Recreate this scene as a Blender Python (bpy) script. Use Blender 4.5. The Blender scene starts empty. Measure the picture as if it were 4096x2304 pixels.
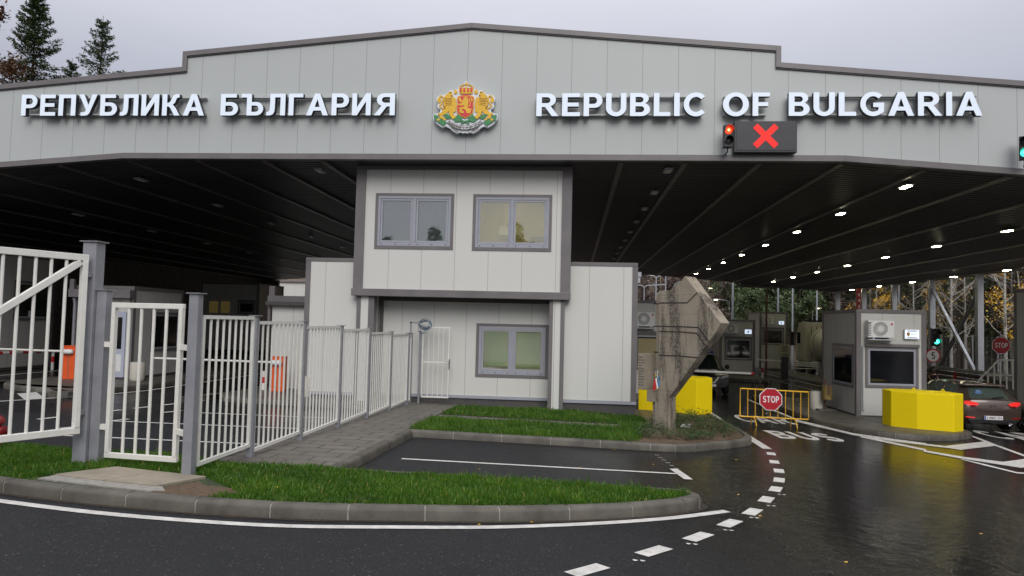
import bpy, math, random
import numpy as np
from math import sin, cos, pi, radians, tan, atan2, hypot, sqrt
from mathutils import Vector, Matrix
from mathutils.geometry import tessellate_polygon

SC = bpy.context.scene
COL = SC.collection
RND = random.Random(7)

# ------------------------------------------------------------------ camera model
EYE = 1.97
FPX, KPX = 2842.0, 4096 / 2576
CAMR = Matrix.Rotation(radians(5.0), 3, 'Z') @ Matrix.Rotation(radians(92.85), 3, 'X') @ Matrix.Rotation(radians(1.4), 3, 'Z')


def ray(x, y):
    return CAMR @ Vector(((x * KPX - 2048) / FPX, -(y * KPX - 1152) / FPX, -1))


def fy(Y):
    return Y if Y < 22 else 22 + (Y - 22) * .1


def G(X, Y):
    """height of the sloping asphalt"""
    return -(.034 * fy(Y) + .019 * max(-24., min(24., X)))


def gnd(x, y, h=0.):
    d = ray(x, y); lo, hi = .5, 300.
    for _ in range(60):
        m = (lo + hi) / 2
        if EYE + d.z * m > G(d.x * m, d.y * m) + h: lo = m
        else: hi = m
    return (d.x * lo, d.y * lo)


def crop(x0, y0, s, pts):
    return [gnd((x0 + x / s) / KPX, (y0 + y / s) / KPX) for x, y in pts]


# ------------------------------------------------------------------ mesh helpers
class M:
    def __init__(s):
        s.v = []; s.f = []

    def add(s, vs, fs):
        n = len(s.v)
        s.v += [tuple(p) for p in vs]
        s.f += [tuple(i + n for i in q) for q in fs]
        return s

    def box(s, x0, x1, y0, y1, z0, z1):
        vs = [(x, y, z) for z in (z0, z1) for y in (y0, y1) for x in (x0, x1)]
        return s.add(vs, [(0, 2, 3, 1), (4, 5, 7, 6), (0, 1, 5, 4), (2, 6, 7, 3), (0, 4, 6, 2), (1, 3, 7, 5)])

    def gbox(s, x0, x1, y0, y1, h0, h1):
        """box whose foot and top follow the sloping ground"""
        vs = [(x, y, G(x, y) + z) for z in (h0, h1) for y in (y0, y1) for x in (x0, x1)]
        return s.add(vs, [(0, 2, 3, 1), (4, 5, 7, 6), (0, 1, 5, 4), (2, 6, 7, 3), (0, 4, 6, 2), (1, 3, 7, 5)])

    def bar(s, a, b, w, h=None, up=(0, 0, 1)):
        h = h or w
        a = Vector(a); b = Vector(b); d = (b - a).normalized()
        u = Vector(up)
        if abs(d.dot(u)) > .98: u = Vector((0, 1, 0))
        r = d.cross(u).normalized(); u = r.cross(d)
        vs = [p + r * (i * w / 2) + u * (j * h / 2) for p in (a, b) for i, j in ((-1, -1), (1, -1), (1, 1), (-1, 1))]
        return s.add(vs, [(3, 2, 1, 0), (4, 5, 6, 7), (0, 1, 5, 4), (1, 2, 6, 5), (2, 3, 7, 6), (3, 0, 4, 7)])

    def tube(s, pts, rad, n=8, cap=True):
        pts = [Vector(p) for p in pts]
        rs = rad if isinstance(rad, (list, tuple)) else [rad] * len(pts)
        vs = []; fs = []
        prev = None
        for i, p in enumerate(pts):
            d = (pts[min(i + 1, len(pts) - 1)] - pts[max(i - 1, 0)]).normalized()
            if prev is None:
                prev = d.orthogonal().normalized()
            r = (prev - d * prev.dot(d)).normalized(); prev = r
            q = d.cross(r)
            vs += [p + (r * cos(2 * pi * k / n) + q * sin(2 * pi * k / n)) * rs[i] for k in range(n)]
        for i in range(len(pts) - 1):
            for k in range(n):
                a = i * n + k; b = i * n + (k + 1) % n
                fs.append((a, b, b + n, a + n))
        if cap:
            fs.append(tuple(range(n))[::-1]); fs.append(tuple(range((len(pts) - 1) * n, len(pts) * n)))
        return s.add(vs, fs)

    def lathe(s, c, prof, n=20, axis='Z'):
        """prof: (radius, height) pairs along the axis from c"""
        vs = []; fs = []
        for r, h in prof:
            for k in range(n):
                a = 2 * pi * k / n
                p = {'Z': (r * cos(a), r * sin(a), h), 'Y': (r * cos(a), h, -r * sin(a)), 'X': (h, r * cos(a), r * sin(a))}[axis]
                vs.append((c[0] + p[0], c[1] + p[1], c[2] + p[2]))
        for i in range(len(prof) - 1):
            for k in range(n):
                a = i * n + k; b = i * n + (k + 1) % n
                fs.append((a, b, b + n, a + n))
        fs.append(tuple(range(n))[::-1]); fs.append(tuple(range((len(prof) - 1) * n, len(prof) * n)))
        return s.add(vs, fs)

    def prism(s, contours, fn, d0, d1):
        """flat shape with holes: contours of 2D points, fn(u, v, d) -> 3D, front at d0, back at d1"""
        cs = [[Vector((p[0], p[1], 0)) for p in c] for c in contours]
        flat = [p for c in cs for p in c]
        tris = tessellate_polygon(cs)
        n = len(flat)
        vs = [fn(p.x, p.y, d0) for p in flat] + [fn(p.x, p.y, d1) for p in flat]
        fs = []
        for t in tris:
            fs.append(t); fs.append(tuple(i + n for i in t[::-1]))
        k = 0
        for c in cs:
            m = len(c)
            for i in range(m):
                a = k + i; b = k + (i + 1) % m
                fs.append((a, b, b + n, a + n))
            k += m
        return s.add(vs, fs)

    def sheet(s, pts, h):
        """flat marking or paving laid on the sloping ground at height h, cut where the slope changes"""
        for part in cut(pts):
            tr = tessellate_polygon([[Vector((x, y, 0)) for x, y in part]])
            s.add([(x, y, G(x, y) + h) for x, y in part], tr)
        return s

    def raised(s, pts, h0, h1):
        for part in cut(pts):
            s.prism([part], lambda x, y, d: (x, y, G(x, y) + d), h1, h0)
        return s

    def xf(s, m):
        s.v = [tuple(m @ Vector(p)) for p in s.v]
        return s

    def build(s, name, mat, parent=None, loc=None, bevel=0, smooth=None):
        me = bpy.data.meshes.new(name)
        o = Vector((0, 0, 0))
        if parent is not None:
            p = parent
            while p is not None:
                o += p.location; p = p.parent
        elif loc is not None:
            o = Vector(loc)
        me.from_pydata([(x - o.x, y - o.y, z - o.z) for x, y, z in s.v], [], s.f)
        me.update()
        import bmesh
        bm = bmesh.new(); bm.from_mesh(me)
        bmesh.ops.recalc_face_normals(bm, faces=bm.faces)
        bm.to_mesh(me); bm.free()
        for m_ in (mat if isinstance(mat, (list, tuple)) else [mat]): me.materials.append(m_)
        if smooth:
            me.shade_smooth(); me.set_sharp_from_angle(angle=radians(smooth))
        ob = bpy.data.objects.new(name, me); COL.objects.link(ob)
        if parent is not None: ob.parent = parent
        elif loc is not None: ob.location = loc
        if bevel:
            b = ob.modifiers.new('Bevel', 'BEVEL'); b.width = bevel; b.segments = 2; b.limit_method = 'ANGLE'; b.angle_limit = radians(40)
        return ob


def cut(pts, Y=22.):
    """split a polygon at the line where the ground slope changes"""
    def side(sgn):
        out = []
        for i, p in enumerate(pts):
            q = pts[(i + 1) % len(pts)]
            a = (p[1] - Y) * sgn; b = (q[1] - Y) * sgn
            if a >= 0: out.append(tuple(p))
            if a * b < 0:
                t = a / (a - b); out.append((p[0] + (q[0] - p[0]) * t, Y))
        return out
    return [c for c in (side(1), side(-1)) if len(c) > 2]


def tag(o, label, cat, group=None):
    o['label'] = label; o['category'] = cat
    if group: o['group'] = group
    return o


def thing(name, label, cat, loc, group=None):
    o = bpy.data.objects.new(name, None); COL.objects.link(o)
    o.location = loc; o.empty_display_size = .2
    return tag(o, label, cat, group)


def struct(o):
    o['kind'] = 'structure'; return o


def dup(o, loc=None, label=None, parent=None, rot=None, scale=None):
    c = o.copy(); COL.objects.link(c)
    if parent: c.parent = parent
    if loc is not None: c.location = loc
    if rot is not None: c.rotation_euler = (0, 0, rot)
    if scale is not None: c.scale = scale
    if label: c['label'] = label
    for ch in list(o.children): dup(ch, parent=c)
    return c


def arc(cx, cy, rx, ry, a0, a1, n=9):
    return [(cx + rx * cos(radians(a0 + (a1 - a0) * k / n)), cy + ry * sin(radians(a0 + (a1 - a0) * k / n))) for k in range(n + 1)]


def ribbon(pts, t):
    L = []; R = []
    for i, p in enumerate(pts):
        a = pts[max(i - 1, 0)]; b = pts[min(i + 1, len(pts) - 1)]
        dx, dy = b[0] - a[0], b[1] - a[1]; l = hypot(dx, dy) or 1
        w = t[i] if isinstance(t, (list, tuple)) else t
        k = w / 2
        if 0 < i < len(pts) - 1:
            d1 = Vector((p[0] - a[0], p[1] - a[1])); d2 = Vector((b[0] - p[0], b[1] - p[1]))
            if d1.length and d2.length: k /= max(.6, cos(d1.angle(d2) / 2))
        L.append((p[0] - dy / l * k, p[1] + dx / l * k)); R.append((p[0] + dy / l * k, p[1] - dx / l * k))
    return L + R[::-1]


# ------------------------------------------------------------------ letters (cap height 1)
t = .2
GL = {
    'I': [[(0, 0), (t, 0), (t, 1), (0, 1)]],
    'L': [[(0, 0), (.6, 0), (.6, .17), (t, .17), (t, 1), (0, 1)]],
    'E': [[(0, 0), (.66, 0), (.66, .17), (t, .17), (t, .42), (.61, .42), (.61, .59), (t, .59), (t, .83), (.65, .83), (.65, 1), (0, 1)]],
    'F': [[(0, 0), (t, 0), (t, .42), (.55, .42), (.55, .59), (t, .59), (t, .83), (.61, .83), (.61, 1), (0, 1)]],
    'T': [[(.27, 0), (.47, 0), (.47, .83), (.74, .83), (.74, 1), (0, 1), (0, .83), (.27, .83)]],
    'П': [[(0, 0), (t, 0), (t, .83), (.53, .83), (.53, 0), (.73, 0), (.73, 1), (0, 1)]],
    'Г': [[(0, 0), (t, 0), (t, .83), (.58, .83), (.58, 1), (0, 1)]],
    'Н': [[(0, 0), (t, 0), (t, .42), (.54, .42), (.54, 0), (.74, 0), (.74, 1), (.54, 1), (.54, .59), (t, .59), (t, 1), (0, 1)]],
    'P': [[(0, 0), (t, 0), (t, .36)] + arc(.40, .68, .29, .32, -90, 90) + [(0, 1)], [(t, .53)] + arc(.37, .68, .12, .15, -90, 90, 7) + [(t, .83)]],
    'R': [[(0, 0), (t, 0), (t, .40), (.32, .40), (.58, 0), (.82, 0), (.54, .42)] + arc(.43, .71, .29, .29, -68, 90) + [(0, 1)], [(t, .57)] + arc(.40, .70, .12, .13, -90, 90, 7) + [(t, .83)]],
    'B': [[(0, 0)] + arc(.43, .29, .30, .29, -90, 62) + arc(.41, .76, .27, .24, -58, 90) + [(0, 1)], [(t, .165)] + arc(.40, .295, .12, .13, -90, 90, 7) + [(t, .425)], [(t, .59)] + arc(.38, .71, .11, .12, -90, 90, 7) + [(t, .83)]],
    'Б': [[(0, 0)] + arc(.43, .31, .29, .31, -90, 90) + [(t, .62), (t, .83), (.65, .83), (.65, 1), (0, 1)], [(t, .165)] + arc(.40, .31, .12, .145, -90, 90, 7) + [(t, .455)]],
    'Ъ': [[(.22, 0)] + arc(.62, .31, .28, .31, -90, 90) + [(.42, .62), (.42, 1), (0, 1), (0, .83), (.22, .83)], [(.42, .165)] + arc(.59, .31, .12, .145, -90, 90, 7) + [(.42, .455)]],
    'У': [[(0, 1), (.22, 1), (.41, .50), (.56, 1), (.78, 1), (.52, .27), (.46, .11), (.39, .03), (.28, 0), (.09, 0), (.09, .16), (.23, .16), (.29, .2), (.31, .27)]],
    'Л': [[(.14, 1), (.76, 1), (.76, 0), (.56, 0), (.56, .83), (.34, .83), (.34, .35), (.32, .16), (.26, .05), (.15, 0), (0, 0), (0, .16), (.08, .17), (.12, .23), (.14, .4)]],
    'И': [[(0, 1), (.19, 1), (.19, .36), (.54, 1), (.74, 1), (.74, 0), (.55, 0), (.55, .64), (.20, 0), (0, 0)]],
    'К': [[(0, 0), (t, 0), (t, .43), (.27, .42), (.35, .34), (.51, 0), (.74, 0), (.56, .36), (.44, .51), (.53, .60), (.58, .76), (.62, .83), (.71, .84), (.71, 1), (.58, 1), (.46, .95), (.40, .83), (.35, .68), (.28, .60), (t, .59), (t, 1), (0, 1)]],
    'A': [[(0, 0), (.21, 0), (.29, .22), (.59, .22), (.67, 0), (.88, 0), (.545, 1), (.335, 1)], [(.34, .385), (.54, .385), (.44, .74)]],
    'U': [[(0, 1), (0, .36)] + arc(.37, .36, .37, .37, 180, 360, 14) + [(.74, 1), (.54, 1), (.54, .36)] + arc(.37, .36, .17, .195, 0, -180, 12) + [(t, 1)]],
    'C': [ribbon(arc(.45, .5, .345, .42, 42, 318, 26), .19)],
    'G': [ribbon(arc(.45, .5, .35, .42, 45, 300, 24) + [(.72, .2), (.735, .46), (.45, .46)], .185)],
    'O': [arc(.46, .5, .46, .515, 0, 352, 44), arc(.46, .5, .25, .335, 0, 352, 44)],
    'S': [ribbon(arc(.37, .72, .265, .195, 22, 262, 14) + arc(.37, .285, .27, .195, 82, -158, 14), .18)],
    '5': [ribbon([(.62, .91), (.22, .91), (.15, .53)] + arc(.34, .33, .24, .24, 115, -150, 14), .17)],
    '3': [ribbon(arc(.32, .735, .22, .175, 160, -70, 10) + arc(.32, .29, .25, .2, 75, -155, 12), .16)],
    '2': [ribbon(arc(.33, .69, .24, .22, 165, -25, 10) + [(.16, .12), (.2, .085), (.64, .085)], .17)],
    '4': [[(.40, 0), (.6, 0), (.6, .22), (.72, .22), (.72, .39), (.6, .39), (.6, 1), (.42, 1), (0, .38), (0, .22), (.40, .22)], [(.19, .39), (.40, .39), (.40, .70)]],
    'M': [[(0, 0), (.18, 0), (.18, .7), (.36, 0), (.52, 0), (.7, .7), (.7, 0), (.88, 0), (.88, 1), (.62, 1), (.44, .32), (.26, 1), (0, 1)]],
    'Q': [arc(.46, .5, .46, .515, 0, 352, 40)[:36] + [(.62, .05), (.8, -.08), (.9, .06), (.8, .17)] + arc(.46, .5, .46, .515, -38, -8, 4), arc(.46, .5, .25, .335, 0, 352, 30)],
    'Д': [[(0, -.2), (.16, -.2), (.16, 0), (.68, 0), (.68, -.2), (.84, -.2), (.84, .16), (.74, .16), (.74, 1), (.18, 1), (.15, .4), (.08, .16), (0, .16)], [(.28, .16), (.55, .16), (.55, .84), (.36, .84), (.34, .4)]],
    '-': [[(0, .36), (.35, .36), (.35, .52), (0, .52)]],
    '·': [[(0, .4), (.16, .4), (.16, .56), (0, .56)]],
    'B1': [[(0, 0), (1, 0)]],
}
for a, b in (('Р', 'P'), ('Е', 'E'), ('А', 'A'), ('Т', 'T'), ('О', 'O'), ('С', 'C'), ('В', 'B'), ('H', 'Н'), ('K', 'К')): GL[a] = GL[b]
GL['Я'] = [[(.82 - x, y) for x, y in c] for c in GL['R']]


def gw(ch): return max(p[0] for c in GL[ch] for p in c)


def layout(s, gap=.12, space=.36):
    """(contours, x offset) per letter and total width"""
    x = 0; out = []
    for ch in s:
        if ch == ' ': x += space; continue
        out.append((GL[ch], x)); x += gw(ch) + gap
    return out, x - gap


def flat_text(mb, s, fn, w, h, d0=0, d1=.001, gap=.12):
    """write s into a w x h box through fn(u, v, d)"""
    L, tot = layout(s, gap)
    k = w / tot
    for cs, x0 in L:
        mb.prism([[((x + x0) * k, y * h) for x, y in c] for c in cs], fn, d0, d1)
    return mb


# ------------------------------------------------------------------ materials
def nodes(name):
    m = bpy.data.materials.new(name); m.use_nodes = True
    nt = m.node_tree
    return m, nt, nt.nodes, nt.links, nt.nodes['Principled BSDF']


def sock(nt, v):
    return v


def mat(name, col, rough=.5, var=.12, scale=6., bump=0., bscale=60., metal=0., spec=.5, stretch=None, emit=None, coat=0., dirt=None):
    m, nt, N, L, p = nodes(name)
    p.inputs['Roughness'].default_value = rough
    p.inputs['Metallic'].default_value = metal
    p.inputs['Specular IOR Level'].default_value = spec
    if coat:
        p.inputs['Coat Weight'].default_value = coat; p.inputs['Coat Roughness'].default_value = .06
    g = N.new('ShaderNodeNewGeometry'); vec = g.outputs['Position']
    if stretch:
        mp = N.new('ShaderNodeMapping'); mp.inputs['Scale'].default_value = stretch; L.new(vec, mp.inputs['Vector']); vec = mp.outputs['Vector']
    n = N.new('ShaderNodeTexNoise'); n.inputs['Scale'].default_value = scale; n.inputs['Detail'].default_value = 6; n.inputs['Roughness'].default_value = .6
    L.new(vec, n.inputs['Vector'])
    r = N.new('ShaderNodeValToRGB'); L.new(n.outputs['Fac'], r.inputs['Fac'])
    c = Vector(col)
    lo = dirt if dirt else tuple(c * (1 - var))
    r.color_ramp.elements[0].position = .3; r.color_ramp.elements[1].position = .68
    r.color_ramp.elements[0].color = (*lo, 1); r.color_ramp.elements[1].color = (*(c * (1 + var * .6)), 1)
    L.new(r.outputs['Color'], p.inputs['Base Color'])
    if bump:
        b = N.new('ShaderNodeTexNoise'); b.inputs['Scale'].default_value = bscale; b.inputs['Detail'].default_value = 4
        L.new(g.outputs['Position'], b.inputs['Vector'])
        bu = N.new('ShaderNodeBump'); bu.inputs['Strength'].default_value = bump; bu.inputs['Distance'].default_value = .01
        L.new(b.outputs['Fac'], bu.inputs['Height']); L.new(bu.outputs['Normal'], p.inputs['Normal'])
    if emit:
        p.inputs['Emission Color'].default_value = (*emit[0], 1); p.inputs['Emission Strength'].default_value = emit[1]
    return m


def math_node(nt, op, a, b=None, c=None):
    n = nt.nodes.new('ShaderNodeMath'); n.operation = op
    for i, v in enumerate((a, b, c)):
        if v is None: continue
        if isinstance(v, (int, float)): n.inputs[i].default_value = v
        else: nt.links.new(v, n.inputs[i])
    return n.outputs[0]


def mixc(nt, fac, a, b):
    n = nt.nodes.new('ShaderNodeMix'); n.data_type = 'RGBA'
    for i, v in ((0, fac), (6, a), (7, b)):
        if isinstance(v, (int, float)): n.inputs[i].default_value = v
        elif isinstance(v, tuple): n.inputs[i].default_value = (*v, 1)
        else: nt.links.new(v, n.inputs[i])
    return n.outputs[2]


def panel_mat(name, col, off=0., axis='X', pitch=1.0, rough=.42):
    """sandwich panel cladding: fine ribs, a joint every metre, light weather streaks"""
    m, nt, N, L, p = nodes(name)
    g = N.new('ShaderNodeNewGeometry'); sx = N.new('ShaderNodeSeparateXYZ'); L.new(g.outputs['Position'], sx.inputs[0])
    nrm = N.new('ShaderNodeSeparateXYZ'); L.new(g.outputs['True Normal'], nrm.inputs[0])
    side = math_node(nt, 'GREATER_THAN', math_node(nt, 'ABSOLUTE', nrm.outputs[0]), .7)
    mx = N.new('ShaderNodeMix'); L.new(side, mx.inputs[0]); L.new(sx.outputs[0], mx.inputs[2]); L.new(sx.outputs[1], mx.inputs[3])
    u = math_node(nt, 'ADD', mx.outputs[0], -off)
    fr = math_node(nt, 'FRACT', math_node(nt, 'DIVIDE', u, pitch))
    joint = math_node(nt, 'LESS_THAN', math_node(nt, 'ABSOLUTE', math_node(nt, 'SUBTRACT', fr, .5)), .5 - .009)  # 1 inside
    seam = math_node(nt, 'SUBTRACT', 1., joint)
    rib = math_node(nt, 'SINE', math_node(nt, 'MULTIPLY', u, 2 * pi / .05))
    mp = N.new('ShaderNodeMapping'); mp.inputs['Scale'].default_value = (2.5, 2.5, .22); L.new(g.outputs['Position'], mp.inputs['Vector'])
    n = N.new('ShaderNodeTexNoise'); n.inputs['Scale'].default_value = 1.2; n.inputs['Detail'].default_value = 7; L.new(mp.outputs['Vector'], n.inputs['Vector'])
    fl = math_node(nt, 'FLOOR', math_node(nt, 'DIVIDE', u, pitch))
    wn = N.new('ShaderNodeTexWhiteNoise'); wn.noise_dimensions = '1D'; L.new(fl, wn.inputs['W'])
    tone = math_node(nt, 'ADD', math_node(nt, 'MULTIPLY', n.outputs['Fac'], .16), math_node(nt, 'MULTIPLY', wn.outputs['Value'], .05))
    c = Vector(col)
    base = mixc(nt, math_node(nt, 'MULTIPLY', tone, 4.5), tuple(c * .965), tuple(c * 1.03))
    colr = mixc(nt, seam, base, tuple(Vector(col) * .62))
    L.new(colr, p.inputs['Base Color'])
    p.inputs['Roughness'].default_value = rough
    h = math_node(nt, 'SUBTRACT', math_node(nt, 'MULTIPLY', rib, .05), seam)
    bu = N.new('ShaderNodeBump'); bu.inputs['Strength'].default_value = .25; bu.inputs['Distance'].default_value = .01
    L.new(h, bu.inputs['Height']); L.new(bu.outputs['Normal'], p.inputs['Normal'])
    return m


WALLC = (.62, .62, .585)
m_facade = panel_mat('facade_panels', (.452, .475, .470), off=-3.19 + .0)
m_wall = panel_mat('wall_panels', WALLC, off=-5.55)
m_wall2 = panel_mat('recess_panels', WALLC, off=-4.27)
m_booth = panel_mat('booth_panels', (.54, .54, .51), off=.1, pitch=1.0)
m_trim = mat('grey_flashing', (.165, .152, .155), .38, .14, 1.6, .04, 8)
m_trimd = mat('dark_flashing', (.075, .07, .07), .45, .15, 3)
m_frame = mat('window_frame_grey', (.34, .35, .40), .35, .05, 4)
m_white = mat('white_paint', (.72, .71, .66), .38, .07, 8, .05, 60)
m_whitep = mat('white_plastic', (.70, .71, .70), .35, .05, 4)
m_post = mat('galvanised_post', (.27, .275, .30), .42, .14, 5, .04, 30, metal=.15)
m_galv = mat('galvanised_steel', (.42, .44, .48), .45, .12, 3, metal=.4)
m_black = mat('black_plastic', (.012, .012, .013), .4, .2, 6)
m_dark = mat('dark_grey_metal', (.035, .035, .042), .45, .15, 4)
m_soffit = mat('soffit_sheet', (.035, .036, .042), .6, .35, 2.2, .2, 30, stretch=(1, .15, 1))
m_purlin = mat('galvanised_purlin', (.22, .21, .195), .4, .35, 1.5, .3, 14, metal=.4)
m_concrete = mat('wall_concrete', (.20, .19, .175), .85, .3, 3, .3, 40)
m_orange = mat('orange_paint', (.72, .10, .018), .4, .1, 5)
m_red = mat('red_paint', (.50, .018, .02), .4, .12, 6)
m_darkred = mat('hydrant_red', (.20, .010, .012), .35, .2, 14, .1, 40)
m_yellow = mat('yellow_block_paint', (.86, .65, .004), .6, .04, 2.2, .3, 18, dirt=(.78, .57, .004), spec=.2)
m_yellow2 = mat('yellow_steel', (.75, .42, .02), .4, .1, 8)
m_rust = mat('rusty_brown_steel', (.10, .045, .03), .6, .3, 12, .2, 40)
m_ochre = mat('ochre_sheet_metal', (.20, .145, .045), .5, .3, 8, .1, 30)
m_terrazzo = mat('washed_concrete', (.55, .52, .45), .8, .2, 60, .3, 90)
m_tyre = mat('tyre_rubber', (.012, .012, .012), .7, .2, 10)
m_rim = mat('alloy_rim', (.35, .35, .36), .3, .1, 10, metal=.8)
m_chrome = mat('chrome', (.6, .6, .62), .15, .05, 10, metal=1.)
m_carbrown = mat('brown_grey_car_paint', (.080, .056, .045), .28, .1, 3, metal=.35, coat=.8)
m_carblack = mat('black_car_paint', (.006, .006, .007), .28, .1, 3, coat=.35)
m_carsilver = mat('beige_car_paint', (.25, .22, .18), .3, .08, 3, metal=.5, coat=.8)
m_carglass = mat('car_glass', (.012, .018, .016), .06, .1, 3, spec=.7)
m_hatchglass = mat('hatch_glass', (.055, .075, .065), .08, .25, 2.5, spec=.7)
m_dglass = mat('dark_glass', (.006, .007, .009), .05, .2, 1.5, spec=.7)
m_skin = mat('skin', (.42, .24, .17), .5, .08, 20)
m_hair = mat('dark_hair', (.02, .013, .01), .5, .3, 40, .3, 120)
m_cloth = mat('dark_jacket', (.014, .015, .017), .8, .2, 20, .2, 80)
m_trouser = mat('dark_trousers', (.02, .022, .03), .8, .2, 20, .2, 80)
m_truck = mat('truck_cream_paint', (.70, .68, .54), .35, .08, 2, coat=.3)
m_signred = mat('sign_red', (.42, .010, .022), .35, .06, 3)
m_signwhite = mat('sign_white', (.75, .75, .76), .35, .04, 3)
m_ink = mat('sign_ink', (.02, .02, .022), .5, .05, 6)
m_bark = mat('bark', (.07, .05, .038), .9, .3, 6, .4, 20, stretch=(3, 3, .5))
m_birch = mat('birch_bark', (.50, .48, .44), .8, .3, 5, .2, 20, stretch=(1, 1, 6), dirt=(.07, .06, .055))
m_paleblue = mat('pale_blue_door', (.42, .45, .55), .4, .06, 3)


def emis(name, col, s, base=(.02, .02, .02)):
    m, nt, N, L, p = nodes(name)
    p.inputs['Base Color'].default_value = (*base, 1)
    n = N.new('ShaderNodeTexNoise'); n.inputs['Scale'].default_value = 3.
    k = math_node(nt, 'MULTIPLY_ADD', n.outputs['Fac'], .2 * s, .9 * s)
    p.inputs['Emission Color'].default_value = (*col, 1); L.new(k, p.inputs['Emission Strength'])
    return m


m_letter = emis('lit_letter_face', (.72, .84, 1.), .45, (.50, .53, .58))
m_lamp = emis('lamp_glow', (1., .93, .62), 80.)
m_street = emis('street_lamp_glow', (1., .8, .5), 9.)
m_redlamp = emis('red_signal_glow', (1., .03, .01), 4.5)
m_redcore = emis('red_signal_core', (1., .55, .12), 7.)
m_greenlamp = emis('green_signal_glow', (.05, .95, .6), 3.2)
m_redx = emis('red_display', (1., .010, .003), .95, (.004, .0, .0))
m_tail = emis('tail_light_glow', (1., .03, .02), .75, (.3, .01, .01))
m_taildim = mat('tail_lens', (.35, .012, .014), .15, .1, 10)
m_display = emis('lit_sign_panel', (.68, .80, 1.), .95, (.6, .6, .6))
m_warm = emis('warm_room_lamp', (1., .86, .5), 14.)


def glass_pane(name, tint=(.9, .95, .93), tr=.8):
    m, nt, N, L, p = nodes(name)
    out = N['Material Output']
    gl = N.new('ShaderNodeBsdfGlossy'); gl.inputs['Roughness'].default_value = .02
    n = N.new('ShaderNodeTexNoise'); n.inputs['Scale'].default_value = 1.6; g = N.new('ShaderNodeNewGeometry'); L.new(g.outputs['Position'], n.inputs['Vector'])
    bu = N.new('ShaderNodeBump'); bu.inputs['Strength'].default_value = .03; bu.inputs['Distance'].default_value = .05; L.new(n.outputs['Fac'], bu.inputs['Height']); L.new(bu.outputs['Normal'], gl.inputs['Normal'])
    tb = N.new('ShaderNodeBsdfTransparent'); tb.inputs['Color'].default_value = (*tint, 1)
    f = N.new('ShaderNodeFresnel'); f.inputs['IOR'].default_value = 1.9
    mx = N.new('ShaderNodeMixShader'); L.new(math_node(nt, 'ADD', f.outputs[0], .16), mx.inputs[0]); L.new(tb.outputs[0], mx.inputs[1]); L.new(gl.outputs[0], mx.inputs[2])
    L.new(mx.outputs[0], out.inputs['Surface'])
    return m


m_pane = glass_pane('window_pane')


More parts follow.
